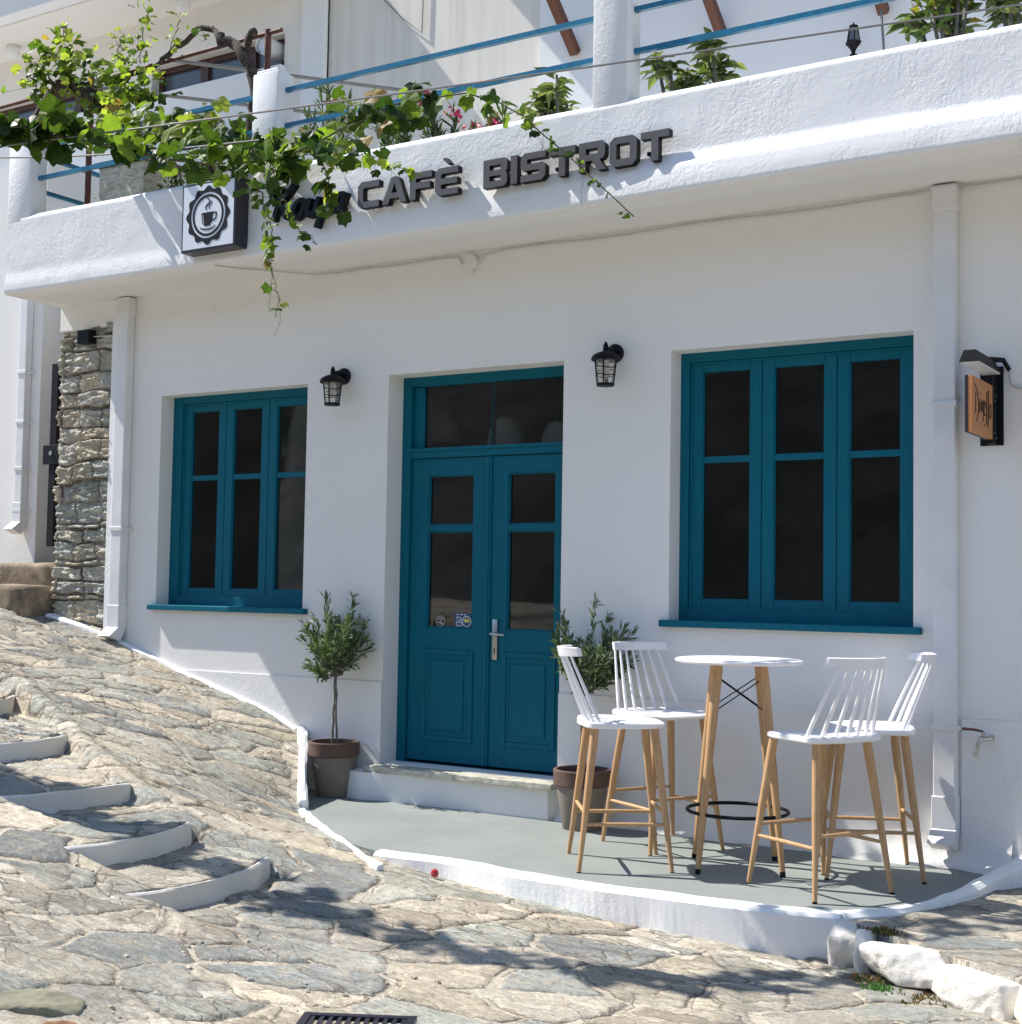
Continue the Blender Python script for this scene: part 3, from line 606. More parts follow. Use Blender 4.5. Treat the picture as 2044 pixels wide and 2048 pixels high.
def ribbon(pts, w, n=8):
    P = [np.array(p, float) for p in pts]; W_ = w if isinstance(w, (list, tuple)) else [w]*len(P)
    if len(P) > 2:
        Q = []; R = []
        for i in range(len(P)-1):
            p0, p1, p2, p3 = P[max(i-1, 0)], P[i], P[i+1], P[min(i+2, len(P)-1)]
            for t in np.arange(0, 1, 1/n):
                Q.append(.5*((2*p1)+(-p0+p2)*t+(2*p0-5*p1+4*p2-p3)*t*t+(-p0+3*p1-3*p2+p3)*t**3)); R.append(W_[i]*(1-t)+W_[i+1]*t)
        Q.append(P[-1]); R.append(W_[-1])
    else: Q, R = P, W_
    Lf, Rt = [], []
    for i, q in enumerate(Q):
        t = Q[min(i+1, len(Q)-1)]-Q[max(i-1, 0)]; t = t/(np.linalg.norm(t)+1e-9); nn = np.array((-t[1], t[0]))*R[i]/2; Lf.append(tuple(q+nn)); Rt.append(tuple(q-nn))
    return Lf, Rt
def stroke(b, pts, w, fn, d0, d1, mi=0, mside=None, n=6):
    Lf, Rt = ribbon(pts, w, n); m = len(Lf); k = len(b.v)
    for a, c in zip(Lf, Rt):
        for q, dd in ((a, d0), (a, d1), (c, d1), (c, d0)): b.v.append(tuple(fn(q[0], q[1], dd)))
    for i in range(m-1):
        for j in range(4): b.f.append((k+i*4+j, k+i*4+4+j, k+i*4+4+(j+1) % 4, k+i*4+(j+1) % 4)); b.mi.append(mi if j == 1 else (mi if mside is None else mside))
    b.f.append((k, k+1, k+2, k+3)); b.f.append((k+4*m-4, k+4*m-3, k+4*m-2, k+4*m-1)); b.mi += [mi if mside is None else mside]*2
m_stw = simple('sticker_white', (.7, .72, .75), .5, 0, .02, 5, 0); m_stb = simple('sticker_blue', (.02, .07, .17), .5, 0, .02, 5, 0); m_sty = simple('sticker_yellow', (.65, .62, .12), .5, 0, .02, 5, 0); m_stg = simple('sticker_grey', (.38, .36, .34), .5, 0, .02, 5, 0)
ys = y+.044
st = empty('no_smoking_sticker', (-5.505, ys, 1.21), label='small round grey no smoking sticker at the foot of the left door pane', cat='sticker')
fn = PXZ(-5.505, 1.21, 1, ys); b = MB(); ring(b, fn, .031, .037, .0005, .0015)
stroke(b, [(-.024, .024), (.024, -.024)], .007, fn, .0005, .0017); stroke(b, [(-.022, -.008), (.0, -.014), (.018, -.022)], .010, fn, .0005, .0012); stroke(b, [(-.008, .012), (.008, .02), (.018, .006)], .008, fn, .0005, .0012)
b.build('emblem', m_stg, st)
st = empty('payment_sticker', (-5.33, ys, 1.21), label='blue rectangular sticker with yellow and white emblem on the left door pane', cat='sticker')
fn = PXZ(-5.325, 1.218, 1, ys); b = MB(); b.prism([(-.065, -.05), (.065, -.05), (.065, .05), (-.065, .05)], fn, .0004, .001); b.build('backing', m_stb, st)
b = MB(); ring(b, PXZ(-5.292, 1.212, 1, ys), .031, .037, .0012, .002, 30); stroke(b, [(-.05, .012), (-.045, .022), (-.02, .018), (-.005, .006)], .006, fn, .0012, .002)
for q in (-.05, -.02, .01): stroke(b, [(q, .04), (q+.018, .04)], .006, fn, .0012, .002)
for p, q in (((-.052, -.012), (-.008, -.012)), ((-.052, -.036), (-.008, -.036)), ((-.05, -.012), (-.05, -.036)), ((-.01, -.012), (-.01, -.036)), ((-.046, .001), (-.01, .001))): stroke(b, [p, q], .005, fn, .0012, .002)
b.build('emblem', m_stw, st)
b = MB(); b.prism([(-.021, -.006), (.021, -.006), (.021, .017), (-.021, .017)], PXZ(-5.292, 1.212, 1, ys), .0012, .002); b.build('emblem', m_sty, st)

# ------------------------------------------------------------------ interior
PEND = ((-5.88, .7, 0), (-5.31, .7, -.08), (-4.87, .7, -.13))
room = empty('cafe_interior', (-5, 2, .25), label='dim interior of the cafe seen through the window and door panes', cat='room')
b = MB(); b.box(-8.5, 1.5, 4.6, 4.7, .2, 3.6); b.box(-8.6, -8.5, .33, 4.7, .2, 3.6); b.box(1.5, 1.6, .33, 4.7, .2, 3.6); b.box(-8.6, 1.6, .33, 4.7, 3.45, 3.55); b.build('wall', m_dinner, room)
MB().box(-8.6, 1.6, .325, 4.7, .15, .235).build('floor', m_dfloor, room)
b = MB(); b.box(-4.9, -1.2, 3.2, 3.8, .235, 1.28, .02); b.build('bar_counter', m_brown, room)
for x, yy, dz in PEND:
    t = empty('pendant_lamp', (x, yy, 2.5), label={PEND[0][0]: 'cream pendant lamp behind the left half of the transom pane', PEND[1][0]: 'cream pendant lamp behind the middle of the transom pane', PEND[2][0]: 'pendant lamp partly hidden at the right of the transom pane'}[x], cat='lamp', group='pendant lamps inside the cafe')
    b = MB(); b.lathe([(.145, 2.49+dz), (.142, 2.53+dz), (.12, 2.64+dz), (.085, 2.71+dz), (.045, 2.73+dz)], (x, yy, 0), 28, cap=False); b.build('lampshade', m_shade, t, smooth=True)
    b = MB(); b.tube([(x, yy, 2.72+dz), (x, yy, 3.44)], .006, 6); b.build('cord', m_black, t)
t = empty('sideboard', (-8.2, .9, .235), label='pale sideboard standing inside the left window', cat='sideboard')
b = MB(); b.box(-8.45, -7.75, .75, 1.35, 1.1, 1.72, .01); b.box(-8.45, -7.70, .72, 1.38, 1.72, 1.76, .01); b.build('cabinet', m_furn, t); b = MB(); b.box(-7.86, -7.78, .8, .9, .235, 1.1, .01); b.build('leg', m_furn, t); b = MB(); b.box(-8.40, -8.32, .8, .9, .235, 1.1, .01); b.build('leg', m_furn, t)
for i in range(3):
    b = MB(); xx = -8.36+.13*i; b.lathe([(.035, 1.761), (.05, 1.84)], (xx, .85, 0), 14)
    tag(b.build('flower_pot', m_furn, off=(xx, .85, 1.761)), ('small white pot leftmost on the sideboard behind the window', 'small white pot in the middle of the sideboard behind the window', 'small white pot rightmost on the sideboard behind the window')[i], 'pot', 'little pots on the sideboard')

# ------------------------------------------------------------------ signs
LET = {
 'C': (1, [(1, 1), (.16, 1), (0, .84), (0, .16), (.16, 0), (1, 0), (1, .24), (.3, .24), (.25, .29), (.25, .71), (.3, .76), (1, .76)], []),
 'A': (1.12, [(0, 0), (.38, .93), (.46, 1), (.68, 1), (.76, .93), (1.12, 0), (.84, 0), (.77, .2), (.36, .2), (.28, 0)], [[(.43, .4), (.69, .4), (.56, .76)]]),
 'F': (.98, [(0, 0), (0, .84), (.16, 1), (.98, 1), (.98, .77), (.3, .77), (.26, .73), (.26, .62), (.9, .62), (.9, .39), (.26, .39), (.26, 0)], []),
 'E': (1, [(.16, 0), (0, .16), (0, .84), (.16, 1), (1, 1), (1, .78), (.3, .78), (.26, .74), (.26, .61), (.96, .61), (.96, .39), (.26, .39), (.26, .27), (.3, .22), (1, .22), (1, 0)], []),
 'B': (1, [(0, 0), (0, 1), (.88, 1), (1, .88), (1, .6), (.93, .51), (1, .42), (1, .12), (.88, 0)], [[(.26, .6), (.26, .78), (.73, .78), (.73, .6)], [(.26, .22), (.26, .4), (.73, .4), (.73, .22)]]),
 'I': (.27, [(0, 0), (0, 1), (.27, 1), (.27, 0)], []),
 'S': (1, [(1, 1), (.14, 1), (0, .86), (0, .5), (.12, .38), (.74, .38), (.74, .23), (0, .23), (0, 0), (.86, 0), (1, .14), (1, .5), (.88, .61), (.26, .61), (.26, .77), (1, .77)], []),
 'T': (1.04, [(0, 1), (1.04, 1), (1.04, .76), (.65, .76), (.65, 0), (.39, 0), (.39, .76), (0, .76)], []),
 'R': (1.03, [(0, 0), (0, 1), (.88, 1), (1, .88), (1, .5), (.9, .38), (.8, .37), (1.03, 0), (.73, 0), (.5, .35), (.26, .35), (.26, 0)], [[(.26, .57), (.26, .77), (.73, .77), (.73, .57)]]),
 'O': (1.02, [(.16, 0), (0, .16), (0, .84), (.16, 1), (.86, 1), (1.02, .84), (1.02, .16), (.86, 0)], [[(.26, .24), (.26, .76), (.76, .76), (.76, .24)]])}
def letter(ch, x, z, s, parent, accent=False):
    w, out, holes = LET[ch]; from mathutils.geometry import tessellate_polygon
    loops = [out]+holes; tri = tessellate_polygon([[Vector((a, c, 0)) for a, c in L] for L in loops]); flat = [p for L in loops for p in L]; n = len(flat); b = MB(); y0, y1 = -.640, -.592
    vs = [(x+a*s, y0, z+c*s) for a, c in flat]+[(x+a*s, y1, z+c*s) for a, c in flat]; b.add(vs, [tuple(t) for t in tri], 0); b.add(vs, [tuple(i+n for i in t) for t in tri], 1); k = 0
    for L in loops:
        m = len(L); b.add(vs, [(k+i, k+(i+1) % m, k+(i+1) % m+n, k+i+n) for i in range(m)], 1); k += m
    if accent: b.prism([(x+.30*s, z+1.34*s), (x+.46*s, z+1.36*s), (x+.66*s, z+1.14*s), (x+.52*s, z+1.12*s)], lambda u, v, dd: (u, dd, v), y0, y1, 0, 1)
    b.box(x+.1*s, x+.1*s+.02, y1, -.565, z+.3*s, z+.3*s+.02, 0, 1)
    b.build('letter', [m_lface, m_lside], parent); return w*s
sg = empty('sign_lettering', (-5.6, -.6, 3.86), label='raised charcoal capital letters reading CAFÈ on the balcony front', cat='sign')
x = -5.625
for ch in 'CAFE': x += letter(ch, x, 3.865, .172, sg, ch == 'E')+.026
sg = empty('sign_lettering', (-4.65, -.6, 3.86), label='raised charcoal capital letters reading BISTROT on the balcony front', cat='sign')
x = -4.655
for ch in 'BISTROT': x += letter(ch, x, 3.863, .172, sg)+.0245
sg = empty('script_sign', (-6.1, -.6, 3.86), label='raised charcoal brush script word partly hidden by hanging vine leaves', cat='sign')
def sc(u, v, dd): return (-6.40+u*.19+v*.035, dd, 3.875+v*.19)
STR = [[[(.12, .78), (.0, .95), (.12, 1.12), (.38, 1.1), (.36, .6), (.25, .02)], [(.98, 1.25), (.75, .95), (.40, .62), (.62, .45), (.80, .15), (1.05, .02)]],
 [[(1.42, .62), (1.2, .5), (1.15, .15), (1.35, .02), (1.55, .2), (1.6, .52), (1.42, .62)]],
 [[(1.85, .62), (1.78, .2), (1.92, .03), (2.12, .15), (2.25, .62)], [(2.25, .62), (2.16, .15), (2.3, .02)]],
 [[(2.58, .66), (2.42, -.05), (2.32, -.45)], [(2.5, .45), (2.72, .62), (2.9, .45), (2.82, .12), (2.6, .02), (2.5, .12)]],
 [[(3.35, .56), (3.12, .55), (3.0, .2), (3.1, .02), (3.3, .2), (3.42, .6)], [(3.42, .62), (3.3, .12), (3.45, .02)]]]
for L in STR:
    b = MB(); kk = 0
    for s_ in L:
        stroke(b, s_, .19, sc, -.642-.0015*kk, -.592, 0, 1); kk += 1
    b.box(sc(L[0][0][0], 0, 0)[0], sc(L[0][0][0], 0, 0)[0]+.015, -.6, -.565, 3.93, 3.945, 0, 1)
    b.build('letter', [m_lface, m_lside], sg)
# light box with cup emblem
lb = empty('logo_box_sign', (-6.9, -.6, 3.74), label='square white sign box with black steaming cup emblem on the balcony front', cat='sign')
b = MB(); b.box(-7.14, -6.63, -.700, -.575, 3.735, 4.215, .004); b.build('casing', m_box, lb)
MB().box(-7.122, -6.648, -.7035, -.695, 3.752, 4.198).build('face', simple('sign_face', (.72, .75, .80), .3, 0, .01, 3, 0), lb)
fe = lambda u, v, dd: (-6.885+u, -.7035-dd, 3.975+v)
b = MB(); sc_ = lambda a, r: r+.012*math.cos(12*a)
k0 = len(b.v); n = 96
ring(b, fe, .160, .196, .0005, .002, 96, 0, sc_); ring(b, fe, .128, .146, .0005, .002, 60)
cup = [(-.062, .02), (-.055, -.045), (-.03, -.075), (.02, -.075), (.042, -.045), (.048, .02)]
b.prism(cup, fe, .0005, .002); stroke(b, [(.045, .008), (.078, .01), (.07, -.03), (.038, -.042)], .009, fe, .0005, .0024)
stroke(b, [(-.075, -.082), (-.03, -.097), (.03, -.097), (.07, -.078)], [.004, .01, .01, .004], fe, .0005, .0026)
stroke(b, [(-.015, .035), (-.022, .06), (.012, .09), (.0, .115), (-.02, .125)], [.003, .012, .012, .008, .002], fe, .0005, .0024); stroke(b, [(.012, .04), (.008, .06), (.03, .085), (.03, .1)], [.002, .006, .005, .002], fe, .0005, .0027)
b.build('emblem', m_lside, lb)
b = MB(); stroke(b, [(-.046, .004), (-.042, -.035), (-.03, -.055)], [.003, .006, .002], fe, .003, .0035); b.build('emblem', m_stw, lb)
# projecting wooden sign with lamp, lettered both for the street
ds = empty('hanging_sign', (-1.76, -.25, 2.4), label='small square wooden sign on a black bracket at the right edge of the facade', cat='sign')
m_ply = wood('sign_plywood', (.50, .22, .075), (.42, .17, .055))
b = MB(); b.box(-1.795, -1.771, -.53, -.115, 2.262, 2.545, .002); b.build('board', m_ply, ds); b = MB(); b.box(-1.808, -1.7955, -.532, -.118, 2.26, 2.547); b.build('board_back', m_box, ds)
b = MB(); b.box(-1.86, -1.74, -.015, -.003, 2.24, 2.66, .002); b.box(-1.80, -1.77, -.12, -.01, 2.24, 2.60, .002); b.build('bracket', m_black, ds)
for zz in (2.50, 2.47, 2.30, 2.275): b = MB(); b.lathe([(.005, -1.769), (.005, -1.764)], (0, -.08+(.03 if zz in (2.50, 2.275) else 0), zz), 8, 0, 'x'); b.build('bolt', m_steel, ds)
df = lambda u, v, dd: (-1.771+dd, -.52+u*.39, 2.265+v*.27)
b = MB(); D = [[[(.13, .75), (.12, .35)], [(.05, .9), (.2, .78), (.28, .5), (.22, .3), (.16, .2)]], [[(.34, .65), (.33, .4)], [(.345, .74), (.345, .77)]], [[(.41, .6), (.40, .42)], [(.41, .58), (.46, .62), (.46, .45)], [(.46, .58), (.52, .64), (.51, .25)]],
 [[(.56, .5), (.64, .56), (.6, .66), (.55, .5), (.6, .38), (.66, .42)]], [[(.71, .85), (.69, .22)]], [[(.79, .9), (.77, .18)]], [[(.9, .66), (.84, .52), (.88, .36), (.95, .5), (.9, .66)]]]
q = 0
for L in D:
    for s_ in L: stroke(b, s_, [.020]*len(s_), lambda u, v, dd: df(u, v, dd+.0002*(q % 5)), .0002, .0022); q += 1
stroke(b, [(.55, .20), (.66, .20)], .02, df, .0002, .0015)
b.build('lettering', m_lside, ds)
sl_ = empty('sign_lamp', (-1.8, -.3, 2.72), label='black wedge shaped lamp projecting above the small wooden sign', cat='lamp')
b = MB(); 
b.add([(-1.845, -.50, 2.622), (-1.742, -.50, 2.622), (-1.742, -.04, 2.622), (-1.845, -.04, 2.622), (-1.825, -.49, 2.68), (-1.765, -.49, 2.68), (-1.765, -.10, 2.68), (-1.825, -.10, 2.68)], [(0, 1, 2, 3), (4, 7, 6, 5), (0, 4, 5, 1), (1, 5, 6, 2), (2, 6, 7, 3), (3, 7, 4, 0)])
b.tube([(-1.79, -.11, 2.685), (-1.73, -.06, 2.685), (-1.71, -.015, 2.64)], [.016, .014, .012], 10); b.build('housing', m_black, sl_, smooth=True)
MB().box(-1.838, -1.749, -.49, -.05, 2.612, 2.6205).build('diffuser', m_pvc, sl_)
b = MB(); b.tube([(-1.71, -.012, 2.64), (-1.70, -.010, 2.56), (-1.66, -.010, 2.54), (-1.4, -.010, 2.53), (-.5, -.010, 2.54)], .006, 6); tag(b.build('sign_cable', m_cable, off=(-1.7, 0, 2.6)), 'thin grey cable drooping to the right of the sign lamp', 'cable')

# ------------------------------------------------------------------ wall lamps, cable, tap
def wall_lamp(x, z, lab):
    t = empty('wall_lantern', (x, 0, z), label=lab, cat='lamp', group='black caged lanterns beside the cafe door')
    b = MB(); b.lathe([(.058, -.001), (.058, -.018), (.045, -.028)], (x, 0, z), 28, 0, 'y'); b.build('wall_plate', m_black, t, smooth=True)
    b = MB(); b.tube([(x, -.02, z), (x, -.07, z+.015), (x, -.125, z+.005)], [.018, .02, .016], 10); b.lathe([(.018, z-.005), (.016, z+.03), (.010, z+.045), (.004, z+.055)], (x, -.13, 0), 12); b.build('arm', m_black, t, smooth=True)
    b = MB(); b.lathe([(.088, z-.062), (.090, z-.052), (.078, z-.030), (.045, z-.012), (.02, z-.005)], (x, -.13, 0), 32); b.build('cap', m_black, t, smooth=True)
    zt, zb = z-.055, z-.205; R = lambda zz: .050+(.066-.050)*(zz-zb)/(zt-zb)
    b = MB(); b.lathe([(R(zb)-.006, zb), (R(zt)-.006, zt)], (x, -.13, 0), 28, cap=False); b.build('glass', m_lglass, t, smooth=True)
    b = MB()
    for a in (.4, 2.0, 3.5, 5.0): b.tube([(x+R(zz)*math.cos(a), -.13+R(zz)*math.sin(a), zz) for zz in (zb, zt)], .005, 6)
    for zz in (zb+.10, zb+.055): b.tube([(x+R(zz)*math.cos(q*.2618), -.13+R(zz)*math.sin(q*.2618), zz+.006*math.sin(q*.5236)) for q in range(25)], .0035, 6, cap=False)
    b.lathe([(.054, zb-.014), (.056, zb+.002), (.03, zb+.004)], (x, -.13, 0), 28); b.build('cage', m_black, t, smooth=True)
    b = MB(); b.lathe([(.014, zt), (.014, zt-.045), (.024, zt-.07), (.02, zt-.10), (.004, zt-.115)], (x, -.13, 0), 16); b.build('bulb', m_shade, t, smooth=True)
wall_lamp(-6.22, 2.905, 'black caged lantern between the left window and the door'); wall_lamp(-4.07, 2.905, 'black caged lantern between the door and the right window')
b = MB(); P = [(-7.0, -.56, 3.70), (-6.96, -.54, 3.665), (-6.86, -.4, 3.662), (-6.5, -.03, 3.655), (-6.3, -.014, 3.645)]
xx = -6.2
while xx < -5.3: P.append((xx, -.012, 3.648+.004*math.sin(xx*9))); xx += .15
P += [(-5.26, -.012, 3.645), (-5.23, -.02, 3.60), (-5.16, -.03, 3.575), (-5.09, -.02, 3.60), (-5.04, -.012, 3.64)]; xx = -4.9
while xx < -2.15: P.append((xx, -.012, 3.648+.006*math.sin(xx*5))); xx += .15
P += [(-2.11, -.05, 3.652), (-2.09, -.085, 3.655), (-1.97, -.085, 3.655), (-1.95, -.02, 3.652), (-1.5, -.012, 3.655), (0, -.012, 3.65)]
b.tube(P, .006, 6); tag(b.build('power_cable', m_cable, off=(-5, 0, 3.65)), 'grey cable running along the top of the facade under the balcony', 'cable')
b = MB(); b.lathe([(.048, -.001), (.048, -.035), (.043, -.042)], (-5.15, 0, 3.60), 24, 0, 'y'); b.tube([(-5.15, -.02, 3.56), (-5.14, -.02, 3.52)], .012, 8); tag(b.build('junction_box', m_pvc, smooth=True, off=(-5.15, 0, 3.6)), 'round white junction box on the cable above the door', 'junction box')
tp = empty('garden_tap', (-1.86, 0, .70), label='small steel tap with dark red lever on the wall right of the drainpipe', cat='tap')
b = MB(); b.tube([(-1.80, -.005, .70), (-1.80, -.05, .70), (-1.84, -.09, .70), (-1.86, -.10, .64), (-1.865, -.10, .605)], [.013, .013, .015, .012, .014], 10); b.tube([(-1.83, -.08, .70), (-1.83, -.08, .735)], .009, 8); b.build('spout', m_steel, tp, smooth=True)
b = MB(); b.tube([(-1.83, -.08, .735), (-1.87, -.10, .745), (-1.93, -.12, .748)], [.006, .007, .008], 8); b.build('lever', m_rust, tp, smooth=True)
b = MB(); b.box(-8.88, -8.74, -.11, -.03, 3.33, 3.44, .008); tag(b.build('floodlight', m_black, off=(-8.81, -.05, 3.4)), 'small black floodlight box at the top of the stone pier', 'light')
b = MB(); b.tube([(-8.74, -.06, 3.385), (-8.6, -.055, 3.38), (-8.54, -.05, 3.38)], .005, 6); tag(b.build('floodlight_cable', m_cable, off=(-8.64, -.05, 3.38)), 'short pale cable from the floodlight across the stone pier', 'cable')

# ------------------------------------------------------------------ neighbour building on the left, alley, gate
nb = empty('neighbour_house', (-11, .6, 1.5), label='white neighbouring house with a drainpipe at the left edge', cat='building')
MB().box(-20, -10.05, .5, 3.0, .2, 5.2).build('wall', m_wall, nb)
MB().box(-10.6, -8.9, 1.3, 1.5, .2, 4.0).build('alley_wall', m_stain, nb)
drain(-10.27, 1.96, 5.0, .10, .07, (3.27, 2.83, 2.42, 2.05), True, nb, m_pvc, .5)
gt = empty('metal_gate', (-9.45, .12, 1.6), label='narrow black metal gate in the alley beside the stone pier', cat='gate')
b = MB(); b.box(-9.42, -9.34, .10, .14, 1.72, 3.24, .003); b.box(-9.34, -9.16, .105, .135, 3.19, 3.235); b.box(-9.34, -9.16, .105, .135, 2.05, 2.08); b.build('frame', m_black, gt)
b = MB(); b.box(-9.48, -9.27, .085, .10, 2.40, 2.56, .004); b.build('lock', m_black, gt); b = MB(); b.lathe([(.02, .085), (.02, .075)], (-9.375, 0, 2.49), 14, 0, 'y'); b.build('lock_cylinder', m_steel, gt)
def rough_block(name, x0, x1, y0, y1, z0, z1, mat, seed, amp=.02, res=.05, **k):
    import bmesh
    bm = bmesh.new(); bmesh.ops.create_cube(bm, size=1)
    n = 14; bmesh.ops.subdivide_edges(bm, edges=bm.edges[:], cuts=n, use_grid_fill=True)
    from mathutils import noise
    for v in bm.verts:
        c = v.co; p = Vector(((x0+x1)/2+c.x*(x1-x0), (y0+y1)/2+c.y*(y1-y0), (z0+z1)/2+c.z*(z1-z0))); q = noise.noise_vector(p*4+Vector((seed, 0, 0)))*amp+noise.noise_vector(p*14+Vector((seed, 3, 0)))*amp*.5
        ed = Vector((c.x, c.y, c.z)); r = sum(1 for a in ed if abs(abs(a)-.5) < .03); p -= Vector([math.copysign(.008*(r-1), a) if abs(abs(a)-.5) < .03 and r > 1 else 0 for a in ed]); v.co = p+q
    me = bpy.data.meshes.new(name); off = Vector(((x0+x1)/2, (y0+y1)/2, z0))
    for v in bm.verts: v.co -= off
    bm.to_mesh(me); bm.free(); me.polygons.foreach_set('use_smooth', [True]*len(me.polygons)); me.materials.append(mat); o = bpy.data.objects.new(name, me); o.location = off; COL.objects.link(o); return tag(o, **k)
rough_block('stone_step', -12.5, -9.20, -.28, .7, .7, 1.40, m_conc, 1, .012, label='lower brown concrete step at the foot of the stone pier', cat='step', group='brown steps up into the alley')
rough_block('stone_step', -12.5, -9.18, .05, 1.3, 1.0, 1.585, m_conc, 4, .012, label='upper brown concrete step leading into the alley', cat='step', group='brown steps up into the alley')
rough_block('fallen_slab', -10.2, -9.75, -.38, -.05, 1.385, 1.50, m_marble, 7, .02, label='pale broken slab lying on the alley steps at the left edge', cat='stone')

# ------------------------------------------------------------------ upper house behind the balcony
uh = empty('upper_house', (-6, 2, 3.86), label='cream upper house with brown framed windows behind the balcony terrace', cat='building')
H1 = (-13.6, -11.1, 6.235, 6.56); H2 = (-10.40, -8.655, 5.9, 6.56)
wall_holes(MB(), -16, -8.14, 3.8, 7.05, 2.0, 2.3, [H1, H2]).build('wall', m_up, uh)
b = MB(); b.box(-8.14, -5.86, 2.02, 2.3, 3.8, 8.5); b.build('side_wall', m_streak, uh)
b = MB(); b.box(-5.86, 8, 1.97, 2.3, 3.8, 8.5); b.build('end_wall', m_up2, uh)
b = MB(); b.box(-8.42, -8.14, 1.955, 2.05, 3.8, 7.04, .01); b.build('pilaster', m_up2, uh)
b = MB(); b.box(-16, -8.62, 1.91, 2.0, 5.4, 6.235, .01); b.build('ledge', m_up2, uh)
b = MB(); b.box(-17, -7.9, 1.36, 2.6, 7.04, 7.16, .004); b.build('soffit', m_up, uh)
b = MB(); b.box(-17.05, -7.85, 1.20, 1.358, 7.05, 7.30, .01); b.box(-17.05, -7.85, 1.12, 1.198, 7.27, 7.33, .006); b.build('fascia', m_up2, uh)
b = MB(); b.box(-7.85, 8, .9, 2.6, 8.4, 8.6); b.build('roof', m_up2, uh)
def uwin(h, cuts):
    x0, x1, z0, z1 = h; w = empty('window'); w.parent = uh; w.location = Vector((x0, 2.1, z0))-origin(uh); b = MB(); frame(b, x0, x1, z0, z1, 2.10, 2.18, .05, .05, .04, .055)
    for c in cuts: b.box(c-.05, c+.05, 2.105, 2.175, z0+.04, z1-.05)
    b.build('frame', m_brown, w); m = simple('grey_pane', (.10, .12, .14), .12, 0, .02, 3, 0); MB().box(x0+.04, x1-.04, 2.14, 2.15, z0+.03, z1-.05).build('pane', m, w)
uwin(H1, (-12.9, -12.2, -11.6)); uwin(H2, (-9.78, -9.16))
b = MB(); b.lathe([(.085, 1.85), (.085, 2.12)], (-8.80, 0, 6.43), 24, 0, 'y', cap=False); b.lathe([(.075, 1.88), (.001, 1.88)], (-8.80, 0, 6.43), 24, 0, 'y', cap=False); b.build('vent_pipe', m_pvc, uh, smooth=True)
for i, (x, yy) in enumerate(((-12.2, 1.73), (-9.75, 1.76))):
    b = MB(); b.lathe([(.055, 7.038), (.058, 7.02), (.075, 7.0), (.078, 6.96), (.06, 6.925), (.02, 6.905)], (x, yy, 0), 24); tag(b.build('ceiling_globe', m_up2, smooth=True, off=(x, yy, 7)), ('round white globe light under the eaves at the left', 'round white globe light under the eaves at the top edge')[i], 'light', 'globe lights under the upper eaves')
b = MB()
for p in ([(-7.62, 1.99, 6.75), (-7.3, 1.99, 6.42), (-7.08, 1.99, 6.24), (-7.06, 1.99, 7.2)], ): b.tube([(x, 2.0, z) for x, _, z in p], .006, 6)
tag(b.build('wall_cable', m_wire, off=(-7.3, 2, 6.5)), 'dark cable bent into a point on the streaked upper wall', 'cable')
# diagonal timber struts
for i, (x, z, L) in enumerate(((-5.53, 5.74, 1.3), (-4.26, 5.64, 1.3), (-3.02, 5.55, 1.3))):
    b = MB(); dv = Vector((-.10, -1, 1.05)).normalized(); p = Vector((x+.02, 1.95, z)); q = p+dv*L; a = Vector((.034, 0, 0)); c = dv.cross(Vector((1, 0, 0))).normalized()*.04
    b.add([e+s*a+t*c for e in (p, q) for s in (-1, 1) for t in (-1, 1)], [(0, 1, 3, 2), (4, 6, 7, 5), (0, 4, 5, 1), (2, 3, 7, 6), (1, 5, 7, 3), (0, 2, 6, 4)]); tag(b.build('timber_strut', m_beam, off=(x, 1.95, z)), ('leftmost red brown timber strut on the upper wall', 'middle red brown timber strut above the blue rail', 'rightmost red brown timber strut near the black terrace lantern')[i], 'beam', 'diagonal timber struts on the upper wall')
ul = empty('terrace_lantern', (-3.16, 1.95, 5.3), label='black pointed lantern on the upper wall just above the parapet', cat='lamp')
X, Y_, Z_ = -3.17, 1.80, 5.33; _MB = MB
class MB(_MB):
    def build(s, *a_, **k_):
        s.v = [(X+(q[0]-X)*.62, Y_+(q[1]-Y_)*(.62 if q[1] < 1.95 else 1), Z_+(q[2]-Z_)*.62-.03) for q in s.v]; return _MB.build(s, *a_, **k_)
b = MB(); b.lathe([(.02, Z_-.17), (.06, Z_-.15), (.05, Z_-.12), (.02, Z_-.10), (.03, Z_-.06), (.075, Z_+.0), (.095, Z_+.02), (.095, Z_+.03)], (X, Y_, 0), 6); b.tube([(X, Y_, Z_-.14), (X, 1.96, Z_-.14)], .02, 8); b.build('base', m_black, ul)
b = MB(); b.lathe([(.075, Z_+.03), (.048, Z_+.20)], (X, Y_, 0), 6); b.build('pane', simple('smoky_glass', (.12, .12, .13), .2, 0, .02, 4, 0), ul)
b = MB(); b.lathe([(.056, Z_+.198), (.05, Z_+.22), (.012, Z_+.235), (.006, Z_+.26)], (X, Y_, 0), 6)
for a in range(6): an = a*math.pi/3; b.tube([(X+.077*math.cos(an), Y_+.077*math.sin(an), Z_+.03), (X+.05*math.cos(an), Y_+.05*math.sin(an), Z_+.20)], .006, 5)
b.build('cap', m_black, ul)

MB = _MB
